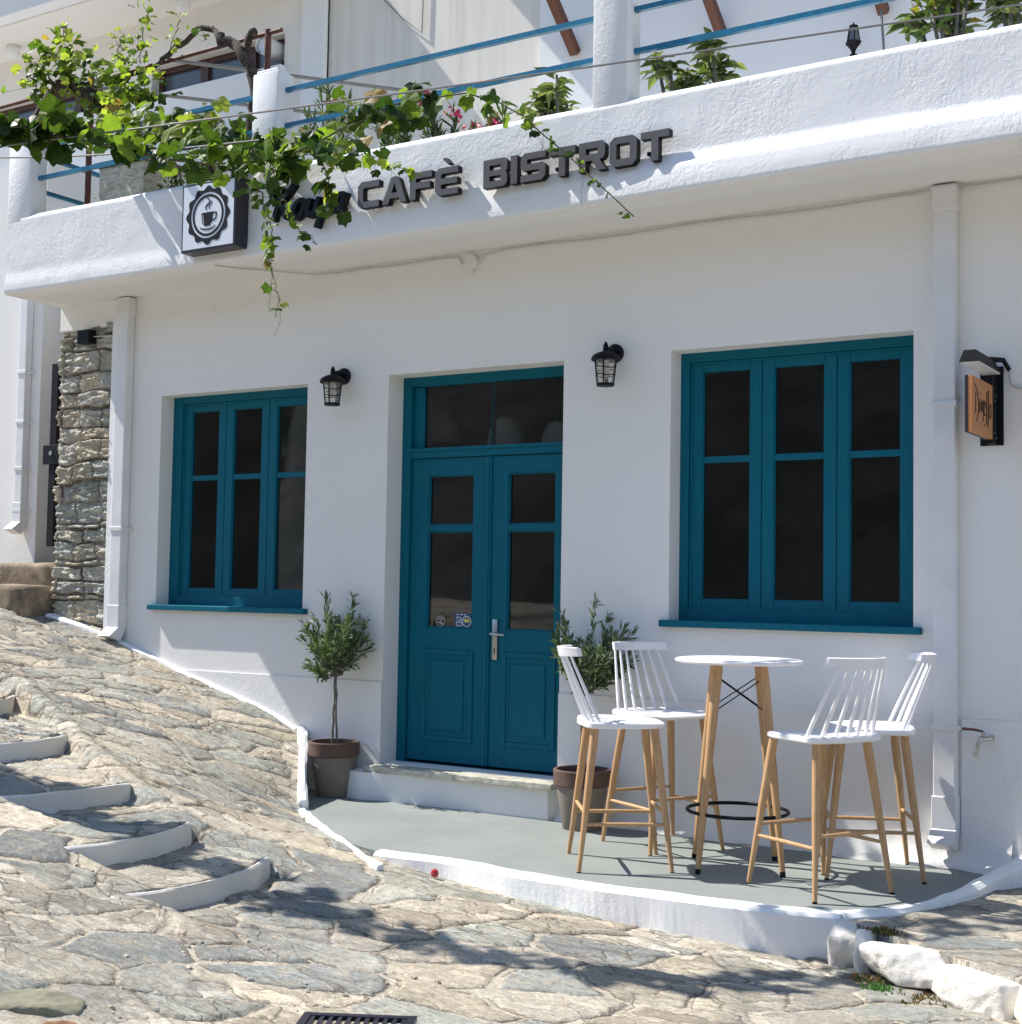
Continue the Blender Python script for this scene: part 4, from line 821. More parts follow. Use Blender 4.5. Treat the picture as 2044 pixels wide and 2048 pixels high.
# ------------------------------------------------------------------ terrace pergola pipes, bench
pg = empty('pipe_pergola', (-7, -.1, 3.9), label='rusty red pipe frame carrying the vine above the balcony', cat='pergola')
b = MB(); b.tube([(-10.6, -.1, 5.43), (-6.80, -.1, 5.475)], .017, 8); b.build('crossbar', m_rust, pg)
for x in (-6.93, -8.82): b = MB(); b.tube([(x, -.1, 3.86), (x, -.1, 5.50)], .024, 8); b.build('post', m_rust, pg)
for a, c in (((-9.0, -.1, 5.46), (-7.9, 1.9, 5.62)), ((-7.95, -.1, 5.47), (-6.9, 1.9, 5.64)), ((-10.3, -.1, 5.44), (-9.3, 1.9, 5.6))): b = MB(); b.tube([a, c], .015, 8); b.build('side_bar', m_wire, pg)
b = MB(); b.box(-8.52, -8.02, -.25, .15, 3.86, 4.66, .01); tag(b.build('terrace_block', m_marble, off=(-8.27, -.05, 3.86)), 'pale stone block with a reddish top behind the blue rail', 'bench')
MBt = MB(); MBt.box(-8.55, -7.98, -.28, .18, 4.662, 4.70, .008); tag(MBt.build('terracotta_slab', m_conc, off=(-8.27, -.05, 4.66)), 'reddish clay slab lying on the pale stone block', 'slab')

# ------------------------------------------------------------------ bar stools and table
def rounded(pts, r=.05, n=5):
    out = []; m = len(pts)
    for i in range(m):
        p = Vector(pts[i]); a = Vector(pts[i-1]); c = Vector(pts[(i+1) % m]); d1 = (a-p).normalized(); d2 = (c-p).normalized(); p1 = p+d1*r; p2 = p+d2*r
        for k in range(n+1):
            t = k/n; out.append(tuple((1-t)**2*p1+2*t*(1-t)*p+t*t*p2))
    return out
def make_stool():
    t = empty('bar_stool')
    out = rounded([(-.20, -.238), (.13, -.225), (.22, -.145), (.228, 0), (.22, .145), (.13, .225), (-.20, .238), (-.232, .0)], .06, 6)
    b = MB(); n = len(out); rings = [(.0, .752), (.35, .750), (.7, .753), (.9, .762), (.97, .764), (1., .757), (1., .738), (.96, .730), (.5, .728), (0., .728)]
    for s_, z in rings:
        for x_, y_ in out: b.v.append((x_*s_, y_*s_, z+(.010*(x_/.2)**2*s_ if z > .74 and x_ > 0 else 0)*(-1)))
    for i in range(len(rings)-1):
        for j in range(n): b.f.append((i*n+j, i*n+(j+1) % n, (i+1)*n+(j+1) % n, (i+1)*n+j)); b.mi.append(0)
    b.build('seat', m_chair, t, smooth=True)
    # crest rail, curved
    b = MB(); N = 16; k = 0
    for i in range(N+1):
        a = (i/N-.5)*2; yy = a*.182; xx = -.325+.06*a*a+.02*a**4; th = .012; hh = .027-.004*abs(a); z0 = 1.115+.004*abs(a)
        for dx, dz in ((-th, -hh), (th*.9, -hh*.95), (th, hh*.8), (0, hh), (-th, hh*.85)): b.v.append((xx+dx+.01*dz/hh*-.6, yy, z0+dz))
    for i in range(N):
        for j in range(5): b.f.append((i*5+j, i*5+5+j, i*5+5+(j+1) % 5, i*5+(j+1) % 5)); b.mi.append(0)
    b.f.append((0, 1, 2, 3, 4)); b.f.append(tuple(N*5+j for j in range(5))); b.mi += [0, 0]
    b.build('crest_rail', m_chair, t, smooth=True)
    for i in range(7):
        a = (i-3)/3; yb = a*.212; xb = -.185+.05*a*a; yt = a*.146; xt = -.322+.06*(a*.8)**2
        b = MB(); P = [(xb+(xt-xb)*s_, yb+(yt-yb)*s_, .75+(1.095-.75)*s_) for s_ in (0, .25, .5, .75, 1)]; b.tube(P, [.0085, .0105, .0095, .0075, .0065], 8, sq=False); b.build('spindle', m_chair, t, smooth=True)
    for sx in (-1, 1):
        for sy in (-1, 1):
            T = Vector((.155*sx, .16*sy, .728)); F_ = Vector((.24*sx, .245*sy, .0)); b = MB(); P = [T.lerp(F_, s_) for s_ in (0, .08, .45, .9, .985)]
            b.tube(P, [.021, .0225, .0195, .0125, .0115], 12); b.tube([T.lerp(F_, .985), F_], [.0118, .0118], 12, 1); b.build('leg', [m_wood, m_black], t, smooth=True)
    at = lambda sx, sy, z: Vector((.155*sx, .16*sy, .728)).lerp(Vector((.24*sx, .245*sy, 0)), 1-z/.728)
    for a, c, z in (((1, -1), (1, 1), .30), ((-1, -1), (-1, 1), .30), ((-1, -1), (1, -1), .245), ((-1, 1), (1, 1), .245)):
        b = MB(); p, q = at(*a, z), at(*c, z); b.tube([p, p.lerp(q, .5), q], [.0085, .011, .0085], 10); b.build('stretcher', m_wood, t, smooth=True)
    return t
st0 = make_stool()
spots = [((-3.475, -1.01, 0.), math.radians(36), 'white bar stool nearest the door, standing in front of the potted tree'),
 ((-3.52, -.405, 0.), math.radians(-29), 'white bar stool behind the left side of the round table against the wall'),
 ((-2.40, -.955, 0.), math.radians(152), 'white bar stool in front at the right, backrest turned to the street'),
 ((-2.335, -.405, 0.), math.radians(206), 'white bar stool at the far right beside the drainpipe')]
for i, (l, a, lab) in enumerate(spots):
    o = st0 if i == 0 else copy_tree(st0, l, a)
    o.location = l; o.rotation_euler = (0, 0, a); tag(o, lab, 'bar stool', 'white bar stools around the table')
tb = empty('bar_table', (-2.93, -.72, 0), math.radians(27), label='tall round white table on four wooden legs among the bar stools', cat='table')
b = MB(); b.lathe([(.001, 1.092), (.32, 1.092), (.333, 1.088), (.336, 1.080), (.325, 1.070), (.28, 1.066), (.001, 1.066)], (0, 0, 0), 64, cap=False); b.build('tabletop', m_chair, tb, smooth=True, off=(0, 0, 0))
for sx in (-1, 1):
    for sy in (-1, 1):
        T = Vector((.115*sx, .115*sy, 1.066)); F_ = Vector((.215*sx, .215*sy, 0)); b = MB(); P = [T.lerp(F_, s_) for s_ in (0, .1, .5, .97, 1)]
        b.tube(P[:4], [.026, .028, .022, .0145], 12); b.tube(P[3:], [.0148, .0148], 12, 1); b.build('leg', [m_wood, m_black], tb, smooth=True, off=(0, 0, 0))
b = MB(); 
for z, r in ((.30, .0095),): b.tube([(.262*math.cos(i*math.pi/24), .262*math.sin(i*math.pi/24), z) for i in range(49)], r, 10, cap=False)
b.build('foot_ring', m_black, tb, smooth=True, off=(0, 0, 0))
b = MB()
for sx, sy, tx, ty in ((1, 1, -1, 1), (-1, 1, -1, -1), (-1, -1, 1, -1), (1, -1, 1, 1)):
    for (p, q) in (((sx, sy, 1.0), (tx, ty, .82)), ((sx, sy, .82), (tx, ty, 1.0))):
        L = lambda s1, s2, z: Vector((.115*s1, .115*s2, 1.066)).lerp(Vector((.215*s1, .215*s2, 0)), 1-z/1.066)
        b.tube([L(*p), L(*q)], .0035, 6)
b.build('cross_brace', m_black, tb, off=(0, 0, 0))
# drain cover on the floor
b = MB(); b.lathe([(.001, .0045), (.085, .0045), (.09, .001)], (0, 0, 0), 36)
for i in range(-3, 4): w = math.sqrt(max(.0, .08**2-(i*.022)**2)); b.box(-w, w, i*.022-.004, i*.022+.004, .0046, .0085, .001)
tag(b.build('drain_cover', m_floor, off=(0, 0, 0)), 'round ribbed drain cover painted grey in the terrace floor', 'drain cover').location = (-2.42, -.86, .001)

# ------------------------------------------------------------------ foliage helpers
def leaf_add(b, p, d, nrm, L, w, col, droop=.2, fold=.15):
    d = d.normalized(); s = d.cross(nrm)
    if s.length < 1e-4: s = d.orthogonal()
    s.normalize(); n = s.cross(d).normalized(); k = len(b.v)
    pts = [(0, 0), (.3, .42), (.65, .46), (1, 0), (.65, -.46), (.3, -.42)]
    for t, q in pts: b.v.append(tuple(p+d*t*L+s*q*w+n*(abs(q)*w*fold*2-droop*t*t*L)))
    b.v.append(tuple(p+d*.5*L-n*(droop*.25*L)))
    for i in range(6): b.f.append((k+6, k+i, k+(i+1) % 6)); b.mi.append(0)
    b.col += [col]*7
GL = []
for a, r in ((0, 1.), (12, .84), (28, .74), (40, .76), (56, .93), (70, .80), (92, .72), (108, .80), (124, .84), (140, .68), (160, .60), (176, .30)): GL.append((math.radians(a), r))
GL = GL+[(-a, r) for a, r in GL[::-1] if 0 < a < math.pi-.01]
def grape_leaf(b, p, d, nrm, size, col, cup=.25):
    d = d.normalized(); s = d.cross(nrm)
    if s.length < 1e-4: s = d.orthogonal()
    s.normalize(); n = s.cross(d).normalized(); k = len(b.v); ph = random.random()*6
    b.v.append(tuple(p+d*.32*size))
    cc = tuple(x*1.1 for x in col); b.col.append(cc)
    for a, r in GL:
        r = r*size*(.62)*(1+.08*random.uniform(-1, 1)); q = p+d*(.32*size+math.cos(a)*r)+s*math.sin(a)*r+n*(-cup*r*r/size*1.6+.10*size*math.sin(3*a+ph)*r/size)
        b.v.append(tuple(q)); b.col.append(col)
    m = len(GL)
    for i in range(m): b.f.append((k, k+1+i, k+1+(i+1) % m)); b.mi.append(0)
rv = lambda s=1: Vector((random.gauss(0, s), random.gauss(0, s), random.gauss(0, s)))
def path_pt(P, t):
    L = [0]; 
    for i in range(1, len(P)): L.append(L[-1]+(Vector(P[i])-Vector(P[i-1])).length)
    d = t*L[-1]
    for i in range(1, len(P)):
        if d <= L[i] or i == len(P)-1:
            f = (d-L[i-1])/(L[i]-L[i-1]); return Vector(P[i-1]).lerp(Vector(P[i]), f), (Vector(P[i])-Vector(P[i-1])).normalized()
def wiggle(P, n, a):
    out = []
    for i in range(n+1):
        p, _ = path_pt(P, i/n); out.append(p+rv(a) if 0 < i < n else p)
    return out
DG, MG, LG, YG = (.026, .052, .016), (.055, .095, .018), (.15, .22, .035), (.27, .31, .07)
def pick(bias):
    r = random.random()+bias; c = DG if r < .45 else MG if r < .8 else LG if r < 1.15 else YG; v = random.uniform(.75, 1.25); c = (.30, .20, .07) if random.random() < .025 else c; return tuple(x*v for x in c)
# ------------------------------------------------------------------ grapevine
V1 = [[-9.6, -3.4, 3.9], [-8.6, -3.35, 3.85], [-7.52, -3.3, 3.85], [-6.86, -3.3, 3.78], [-6.38, -3.25, 3.74], [-5.98, -3.1, 3.71], [-5.72, -3.0, 3.69], [-5.52, -2.85, 3.66], [-5.32, -2.7, 3.6], [-5.17, -2.5, 3.59], [-5.03, -2.35, 3.61], [-4.89, -2.2, 3.66], [-4.82, -2.05, 3.75], [-4.74, -1.9, 3.87], [-4.75, -1.55, 4.11], [-4.69, -1.2, 4.25], [-4.48, -1.0, 4.32], [-4.37, -0.85, 4.27], [-4.23, -0.8, 4.17], [-4.06, -0.8, 4.02], [-3.82, -0.8, 3.79], [-3.68, -0.8, 3.64], [-3.54, -0.8, 3.51]]
V2 = [[-5.11, -2.3, 3.63], [-5.06, -2.2, 3.55], [-5.03, -2.15, 3.42], [-5.02, -2.1, 3.3], [-5.04, -2.1, 3.19], [-5.0, -2.1, 3.06], [-4.97, -2.1, 2.94], [-4.98, -2.1, 2.85]]
V3 = [[-4.96, -2.2, 3.64], [-4.98, -2.1, 3.53], [-4.99, -2.0, 3.42], [-5.01, -1.9, 3.37], [-4.88, -1.9, 3.27]]
V4 = [[-4.93, -2.0, 3.77], [-4.93, -1.8, 3.82], [-5.0, -1.5, 3.91], [-5.01, -1.2, 3.94], [-5.02, -1.0, 3.95], [-4.9, -0.9, 3.91]]
V5 = [[-4.79, -2.0, 3.69], [-4.82, -1.9, 3.62], [-4.77, -1.9, 3.5], [-4.8, -1.9, 3.44]]
V6 = [[-7.94, -0.62, 4.8], [-7.68, -0.62, 4.78], [-7.37, -0.62, 4.7], [-7.07, -0.62, 4.63], [-6.75, -0.65, 4.54], [-6.43, -0.7, 4.41], [-5.98, -0.8, 4.31]]
U1 = [[-9.25, -0.3, 5.32], [-9.14, -0.3, 5.46], [-8.96, -0.3, 5.59], [-8.78, -0.3, 5.44], [-8.49, -0.3, 5.33], [-8.26, -0.3, 5.19], [-8.11, -0.3, 5.04], [-7.93, -0.3, 5.09]]
gv = empty('grapevine', (-7.2, -.2, 3.86), label='old grapevine with gnarled trunk arching over the balcony and hanging leafy shoots', cat='vine')
tr = MB()
tr.tube(wiggle([(-8.3, -.1, 3.9), (-8.2, -.12, 4.6), (-8.32, -.2, 4.95), (-8.6, -.2, 5.22), (-8.9, -.2, 5.42), (-9.08, -.2, 5.42), (-9.25, -.2, 5.3), (-9.36, -.22, 5.15), (-9.40, -.25, 5.0)], 50, .012), [.055]*20+[.06]*25+[.045]*6, 9)
tr.tube(wiggle([(-6.97, -.18, 3.9), (-7.0, -.18, 4.6), (-6.98, -.18, 5.0), (-7.02, -.18, 5.2), (-7.12, -.18, 5.35), (-7.3, -.18, 5.47), (-7.42, -.18, 5.58), (-7.55, -.18, 5.6), (-7.8, -.18, 5.5), (-8.0, -.18, 5.40), (-8.25, -.18, 5.40), (-8.5, -.18, 5.40)], 60, .010), [.035]*24+[.04]*12+[.022]*12+[.016]*13, 8)
tr.tube(wiggle([(-7.1, -.18, 5.33), (-7.03, -.18, 5.45), (-6.98, -.18, 5.47)], 8, .01), [.03]*9, 8)
tr.tube(wiggle([(-6.3, -.66, 4.4), (-6.7, -.62, 4.5), (-6.9, -.4, 4.65), (-7.0, -.18, 4.7)], 14, .01), .012, 6)
tr.build('trunk', m_bark, gv, smooth='all')
sh = MB()
for P, r in ((V1, .009), (V2, .005), (V3, .005), (V4, .005), (V5, .004), (V6, .006)): sh.tube(wiggle(P, 40, .008), [r*(1-.6*i/40) for i in range(41)], 6)
fo = MB()
def leaves(P, n, size, t0=0, t1=1, spread=.1, bias=0., hang=.5, below=.0, fr=.3):
    for i in range(n):
        t = random.uniform(t0, t1); p, tan = path_pt(P, t); off = rv(spread); off.z = off.z*.8-below*abs(random.gauss(0, 1)); q = p+off
        d = Vector((random.gauss(0, .6), random.gauss(-.25, .5), random.gauss(-hang, .45))); nn = Vector((random.gauss(0, .5), random.gauss(-.5, .5), random.gauss(.8, .5)))
        s_ = size*random.uniform(.6, 1.25); hi = off.z/(spread+.01)*.18; grape_leaf(fo, q, d, nn, s_, pick(bias+hi), random.uniform(.1, .6))  # higher leaves picked lighter, lower ones darker: light and shade put into leaf colour
        if random.random() < fr: sh.tube([p, q], .0018, 4)
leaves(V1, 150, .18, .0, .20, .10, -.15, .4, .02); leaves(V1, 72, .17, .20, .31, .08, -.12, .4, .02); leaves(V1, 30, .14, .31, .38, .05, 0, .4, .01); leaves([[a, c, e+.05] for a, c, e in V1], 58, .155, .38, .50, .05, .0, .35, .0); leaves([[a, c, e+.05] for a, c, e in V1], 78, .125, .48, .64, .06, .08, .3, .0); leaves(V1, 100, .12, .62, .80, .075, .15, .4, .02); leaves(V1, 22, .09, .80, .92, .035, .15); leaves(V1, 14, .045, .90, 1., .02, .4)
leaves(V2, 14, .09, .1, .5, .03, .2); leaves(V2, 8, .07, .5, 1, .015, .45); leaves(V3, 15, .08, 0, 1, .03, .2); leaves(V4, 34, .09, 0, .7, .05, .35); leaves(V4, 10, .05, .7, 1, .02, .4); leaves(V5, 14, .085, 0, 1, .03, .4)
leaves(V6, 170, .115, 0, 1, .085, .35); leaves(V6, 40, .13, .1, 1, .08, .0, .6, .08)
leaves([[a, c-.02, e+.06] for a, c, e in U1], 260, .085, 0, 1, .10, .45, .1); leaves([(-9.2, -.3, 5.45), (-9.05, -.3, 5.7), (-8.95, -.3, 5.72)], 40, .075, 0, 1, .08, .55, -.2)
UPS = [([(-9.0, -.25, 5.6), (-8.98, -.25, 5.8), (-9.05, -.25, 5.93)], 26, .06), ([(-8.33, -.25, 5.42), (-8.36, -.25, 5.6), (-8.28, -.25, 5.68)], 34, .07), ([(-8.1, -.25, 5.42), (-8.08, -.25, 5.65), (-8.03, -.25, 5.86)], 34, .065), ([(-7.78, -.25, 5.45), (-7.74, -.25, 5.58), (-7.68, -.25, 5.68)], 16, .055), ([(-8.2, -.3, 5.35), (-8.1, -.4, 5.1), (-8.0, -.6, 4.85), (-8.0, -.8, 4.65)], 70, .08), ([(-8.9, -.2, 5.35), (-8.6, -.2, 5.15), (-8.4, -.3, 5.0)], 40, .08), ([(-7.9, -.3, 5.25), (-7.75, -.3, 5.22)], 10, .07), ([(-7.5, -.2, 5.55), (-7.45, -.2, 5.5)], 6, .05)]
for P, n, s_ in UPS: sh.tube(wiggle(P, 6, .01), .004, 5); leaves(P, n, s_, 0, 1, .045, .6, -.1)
# tendrils
for P in (V1[-6:], V2[-5:], V4[-3:]):
    for i in range(3):
        p, tan = path_pt(P, random.uniform(.1, .8)); sh.tube(wiggle([p, p+Vector((random.uniform(-.05, .1), 0, -.12)), p+Vector((random.uniform(-.05, .16), 0, -.22))], 7, .006), .0012, 4)
sh.build('shoot', m_shoot, gv, smooth='all'); fo.build('foliage', m_vine, gv)
for i, (a, c, lab) in enumerate((((-9.5, -5.02, 3.18), (-.7, -.30, 4.43), 'upper thin steel wire stretched from the left edge across the whole balcony front'), ((-6.9, -3.2, 3.72), (-4.95, -2.3, 3.74), 'lower thin wire inside the hanging vine leaves at left'))):
    b = MB(); a, c = Vector(a), Vector(c); b.tube([a.lerp(c, t/20)-Vector((0, 0, .05*math.sin(math.pi*t/20))) for t in range(21)], .0055, 5); tag(b.build('wire', m_wire, off=a), lab, 'wire')
b = MB(); b.tube([(-2.25, -.43, 4.26), (-2.27, -.43, 4.55)], .008, 6); tag(b.build('wire_stake', m_wire, off=(-2.25, -.43, 4.27)), 'thin metal stake standing on the parapet at the right holding the wire', 'stake')

# ------------------------------------------------------------------ balcony plants
def oleander(x, y_, z, h, w, lab, flowers=4):
    t = empty('oleander_bush', (x, y_, z), label=lab, cat='plant', group='oleanders on the balcony'); sb, lb_, fb = MB(), MB(), MB()
    for i in range(9):
        a = random.uniform(0, 6.28); tip = Vector((x+w*math.cos(a)*random.uniform(.3, 1), y_+w*.6*math.sin(a), z+h*random.uniform(.6, 1.05))); P = wiggle([(x, y_, z), ((x*.6+tip.x*.4), (y_+tip.y)/2, z+h*.45), tip], 5, .01); sb.tube(P, [.009, .008, .007, .006, .005, .004], 5)
        for k in range(42):
            p, tan = path_pt(P, random.uniform(.35, 1)); d = (tan+rv(.75)); d.z += .2; L = random.uniform(.07, .13); c = random.choice(((.05, .10, .035), (.09, .13, .06), (.16, .19, .10), (.035, .07, .03))); leaf_add(lb_, p, d, rv()+Vector((0, 0, 1)), L, L*.17, c, .1)
        if i < flowers:
            fb = MB()
            for k in range(16):
                d = rv(); leaf_add(fb, tip+rv(.022), d, rv(), .035, .03, (.7, .06, .18), .1)
            fb.col = []; fb.build('flower', m_flower, t)
    sb.build('stem', m_obark, t, smooth='all'); lb_.build('foliage', m_plant, t)
oleander(-6.27, -.2, 4.0, .98, .22, 'oleander with a pink flower just right of the short balcony pillar', 1)
oleander(-5.65, -.2, 3.9, .85, .28, 'oleander in the middle of the balcony behind the vine leaves', 2)
oleander(-5.22, -.2, 3.9, .72, .26, 'oleander with bright pink flowers above the letter E', 6)
oleander(-4.96, -.2, 3.9, .62, .2, 'oleander with pink flowers at the right end of the row', 5)
oleander(-7.25, -.1, 3.9, .92, .3, 'dark oleander with red flowers left of the short balcony pillar', 2)
def rosette(x, y_, z, h, w, n, lab, big=.135, pal=((.13, .18, .06), (.20, .26, .10), (.09, .13, .05), (.26, .28, .12)), name='leafy_plant'):
    t = empty(name, (x, y_, z), label=lab, cat='plant', group='broad leaved plants on the balcony'); sb, lb_ = MB(), MB()
    for i in range(n):
        a = random.uniform(0, 6.28); tip = Vector((x+w*math.cos(a)*random.uniform(.2, 1), y_+w*.5*math.sin(a), z+h*random.uniform(.7, 1))); P = [Vector((x, y_, z)), Vector((x*.5+tip.x*.5+.02, (y_+tip.y)/2, z+h*.4)), tip]; sb.tube(P, [.014, .012, .010], 6)
        for k in range(20):
            b_ = k*2.4; d = Vector((math.cos(b_), math.sin(b_), random.uniform(-.1, .8))); L = big*random.uniform(.5, 1.05); leaf_add(lb_, tip+rv(.02)-Vector((0, 0, random.uniform(0, .12))), d+rv(.15), Vector((0, 0, 1))+rv(.3), L, L*.46, random.choice(pal), .5, .25)
    sb.build('stem', m_obark, t, smooth='all'); lb_.build('foliage', m_plant, t)
rosette(-4.38, -.25, 4.0, .62, .22, 6, 'broad leaved plant left of the tall balcony pillar', .135)
rosette(-3.58, -.25, 4.05, .58, .16, 4, 'broad leaved plant just right of the tall balcony pillar')
rosette(-3.28, -.25, 4.05, .60, .14, 4, 'broad leaved plant with drooping leaves right of the tall pillar')
rosette(-2.0, -.25, 4.0, .76, .22, 16, 'dense glossy green bush on the parapet near the upper right corner', .12, ((.10, .17, .05), (.17, .23, .08), (.07, .11, .04), (.3, .25, .06)))
rosette(-1.62, -.25, 4.0, .62, .15, 6, 'small leafy plant at the upper right corner of the picture', .11)
def bush(x, y_, z, h, w, lab, n=500, size=.05, pal=((.03, .06, .02), (.07, .11, .03), (.14, .18, .06), (.2, .2, .1))):
    t = empty('balcony_shrub', (x, y_, z), label=lab, cat='plant', group='dark shrubs on the balcony'); sb, lb_ = MB(), MB()
    for i in range(10):
        a = random.uniform(0, 6.28); tip = Vector((x+w*math.cos(a)*random.random(), y_+w*.5*math.sin(a), z+h*random.uniform(.6, 1))); P = wiggle([(x, y_, z), tip], 4, .02); sb.tube(P, .006, 5)
        for k in range(n//10): p, tan = path_pt(P, random.uniform(.2, 1)); leaf_add(lb_, p+rv(w*.16), rv(), rv()+Vector((0, 0, 1)), size*random.uniform(.7, 1.2), size*.55, random.choice(pal), .2)
    sb.build('stem', m_obark, t, smooth='all'); lb_.build('foliage', m_plant, t)
bush(-8.72, .1, 3.9, .78, .28, 'dark small leaved shrub at the left end behind the lower blue rail', 900, .045)
bush(-7.75, .0, 3.9, .72, .3, 'dark shrub right of the pale stone block on the balcony', 800, .05)
bush(-7.38, -.2, 4.2, .80, .12, 'dark potted plant rising above the upper blue rail', 220, .07)
bush(-9.45, .9, 3.9, .8, .4, 'dark shrub below the vine at the left picture edge', 600, .06)

# ------------------------------------------------------------------ potted olive trees
def olive(x, y_, z, seed, lab, rx=.29, side=0):
    random.seed(seed)
    t = empty('potted_olive_tree', (x, y_, z), label=lab, cat='potted tree', group='olive trees in clay pots by the door')
    b = MB(); b.lathe([(.105, z+.002), (.112, z+.01), (.152, z+.255), (.154, z+.275)], (x, y_, 0), 40); b.build('pot', m_pot, t, smooth=True)
    b = MB(); b.lathe([(.156, z+.268), (.172, z+.276), (.174, z+.36), (.168, z+.368), (.155, z+.366), (.150, z+.30)], (x, y_, 0), 40, cap=False); b.build('pot_rim', m_rim, t, smooth=True)
    b = MB(); b.lathe([(.152, z+.325), (.001, z+.335)], (x, y_, 0), 24, cap=False); b.build('soil', m_soil, t)
    tr = MB(); zt = z+.80
    tr.tube(wiggle([(x-.01, y_, z+.32), (x-.012, y_, z+.55), (x, y_, zt)], 8, .003), [.0085]*9, 8); tr.tube(wiggle([(x+.018, y_+.01, z+.32), (x+.013, y_, z+.55), (x+.003, y_, zt)], 8, .002), [.0075]*9, 8)
    lf = MB(); tops = []
    for i in range(40):
        a = random.uniform(0, 6.28); rr = math.sqrt(random.random())*rx; zz = z+.91+.08*(rr/rx)+random.uniform(0, .30)*(1-.5*(rr/rx)**2)+(.15 if random.random() < .2 else 0)-(.12 if random.random() < .12 else 0)
        pass
        tip = Vector((x+rr*math.cos(a), y_+rr*.8*math.sin(a), zz)); mid = Vector((x+rr*.45*math.cos(a), y_+rr*.35*math.sin(a), (zt+zz)/2-.02)); P = wiggle([(x, y_, zt), mid, tip], 7, .006); tr.tube(P, [.005, .0045, .004, .0035, .003, .0025, .002, .0015], 5)
        for k in range(62):
            s_ = random.uniform(.30, 1.0); p, tan = path_pt(P, s_); d = (tan*1.1+rv(.55)).normalized(); L = random.uniform(.045, .078); c = random.choice(((.09, .14, .06), (.14, .20, .085), (.21, .26, .14), (.33, .38, .27), (.06, .095, .045)))
            leaf_add(lf, p+rv(.008), d, rv()+Vector((0, -.4, 1)), L, L*.20, c, .08)
    for k in range(150):
        a = random.uniform(0, 6.28); r = random.uniform(0, .13); p = Vector((x+r*math.cos(a), y_+r*math.sin(a)*.8, z+.80+random.uniform(0, .12)+r*.5)); leaf_add(lf, p, rv()+Vector((0, 0, -.3)), rv(), .042, .011, random.choice(((.05, .08, .035), (.09, .13, .06), (.10, .085, .05))), .1)
    tr.build('trunk', m_obark, t, smooth='all'); lf.build('crown', m_olive, t)
olive(-6.10, -.17, .02, 11, 'potted olive tree left of the door below the left window')
olive(-4.145, -.22, .0, 23, 'potted olive tree right of the door behind a bar stool', .31)
random.seed(99)

# ------------------------------------------------------------------ whitewashed border rocks on the right and other small things
def rock(c, dim, rz, seed, mat, lab, group, tilt=0, cat='rock', name='border_rock'):
    import bmesh; from mathutils import noise
    rs = random.Random(seed*13+5); bm = bmesh.new()
    for i in range(20):
        q = Vector((rs.gauss(0, 1), rs.gauss(0, 1), rs.gauss(0, 1))).normalized(); r = (abs(q.x)**7+abs(q.y)**7+abs(q.z)**7)**(1/7); q = q/r*rs.uniform(.93, 1.); bm.verts.new((q.x*dim[0]/2, q.y*dim[1]/2, q.z*dim[2]/2))
    h = bmesh.ops.convex_hull(bm, input=bm.verts[:]); bmesh.ops.delete(bm, geom=[g for g in h['geom_interior'] if isinstance(g, bmesh.types.BMVert)], context='VERTS')
    for it in range(4):
        bmesh.ops.subdivide_edges(bm, edges=[e for e in bm.edges if e.calc_length() > min(dim)*(.3, .2, .12, .07)[it]], cuts=1); bmesh.ops.triangulate(bm, faces=bm.faces[:])
        bmesh.ops.smooth_vert(bm, verts=bm.verts[:], factor=.2, use_axis_x=True, use_axis_y=True, use_axis_z=True)
    for v in bm.verts: v.co *= 1.14
    for v in bm.verts: v.co += noise.noise_vector(v.co*9+Vector((seed, 0, 0)))*min(dim)*.05+noise.noise_vector(v.co*30+Vector((seed, 2, 0)))*min(dim)*.03
    bmesh.ops.transform(bm, matrix=Matrix.Rotation(tilt, 4, 'Y'), verts=bm.verts); me = bpy.data.meshes.new(name); bm.to_mesh(me); bm.free(); me.polygons.foreach_set('use_smooth', [True]*len(me.polygons)); me.materials.append(mat)
    o = bpy.data.objects.new(name, me); o.location = c; o.rotation_euler = (0, 0, rz); COL.objects.link(o); tag(o, lab, cat, group)
WR_ = 'whitewashed rocks edging the upper path'
m_rock = plaster('whitewashed_rock', (.72, .70, .66), .6, .012, 9, .6)
rock((-2.06, -1.545, -.10), (.16, .17, .23), .2, 1, m_rock, 'first upright white rock where the front kerb ends', WR_)
rock((-1.95, -1.62, -.11), (.09, .14, .20), .1, 2, m_rock, 'narrow white rock wedged beside the first upright rock', WR_)
rock((-1.72, -1.80, -.08), (.38, .20, .16), -.42, 3, m_rock, 'large rounded white rock in the middle of the border', WR_, .06)
rock((-1.38, -1.985, -.085), (.35, .20, .16), -.38, 4, m_rock, 'large flat sided white rock at the lower right', WR_, .04)
rock((-1.09, -2.12, -.09), (.24, .22, .20), -.4, 5, m_rock, 'white rock cut off by the right picture edge', WR_)
m_gr = simple('grey_green_boulder', (.26, .25, .17), .9, 0, .25, 8, .8, 30); m_or = simple('orange_stone', (.42, .22, .12), .9, 0, .35, 12, .8, 30); m_tan = simple('tan_stone', (.42, .35, .26), .9, 0, .3, 9, .9, 25)
ND = 'loose stones in the lower left corner'
for c, dm, rz, mt, lab in (((-3.99, -4.37, -.035), (.36, .24, .11), .5, m_gr, 'large olive grey boulder in the lower left corner'), ((-3.62, -4.51, -.015), (.17, .12, .10), .3, m_or, 'orange brown stone beside the lower left boulder'), ((-3.44, -4.48, -.03), (.16, .12, .08), .9, m_tan, 'pale brown stone right of the orange stone')):
    rock(c, dm, rz, c[0]*9, mt, lab, ND, 0, 'stone', 'loose_stone')
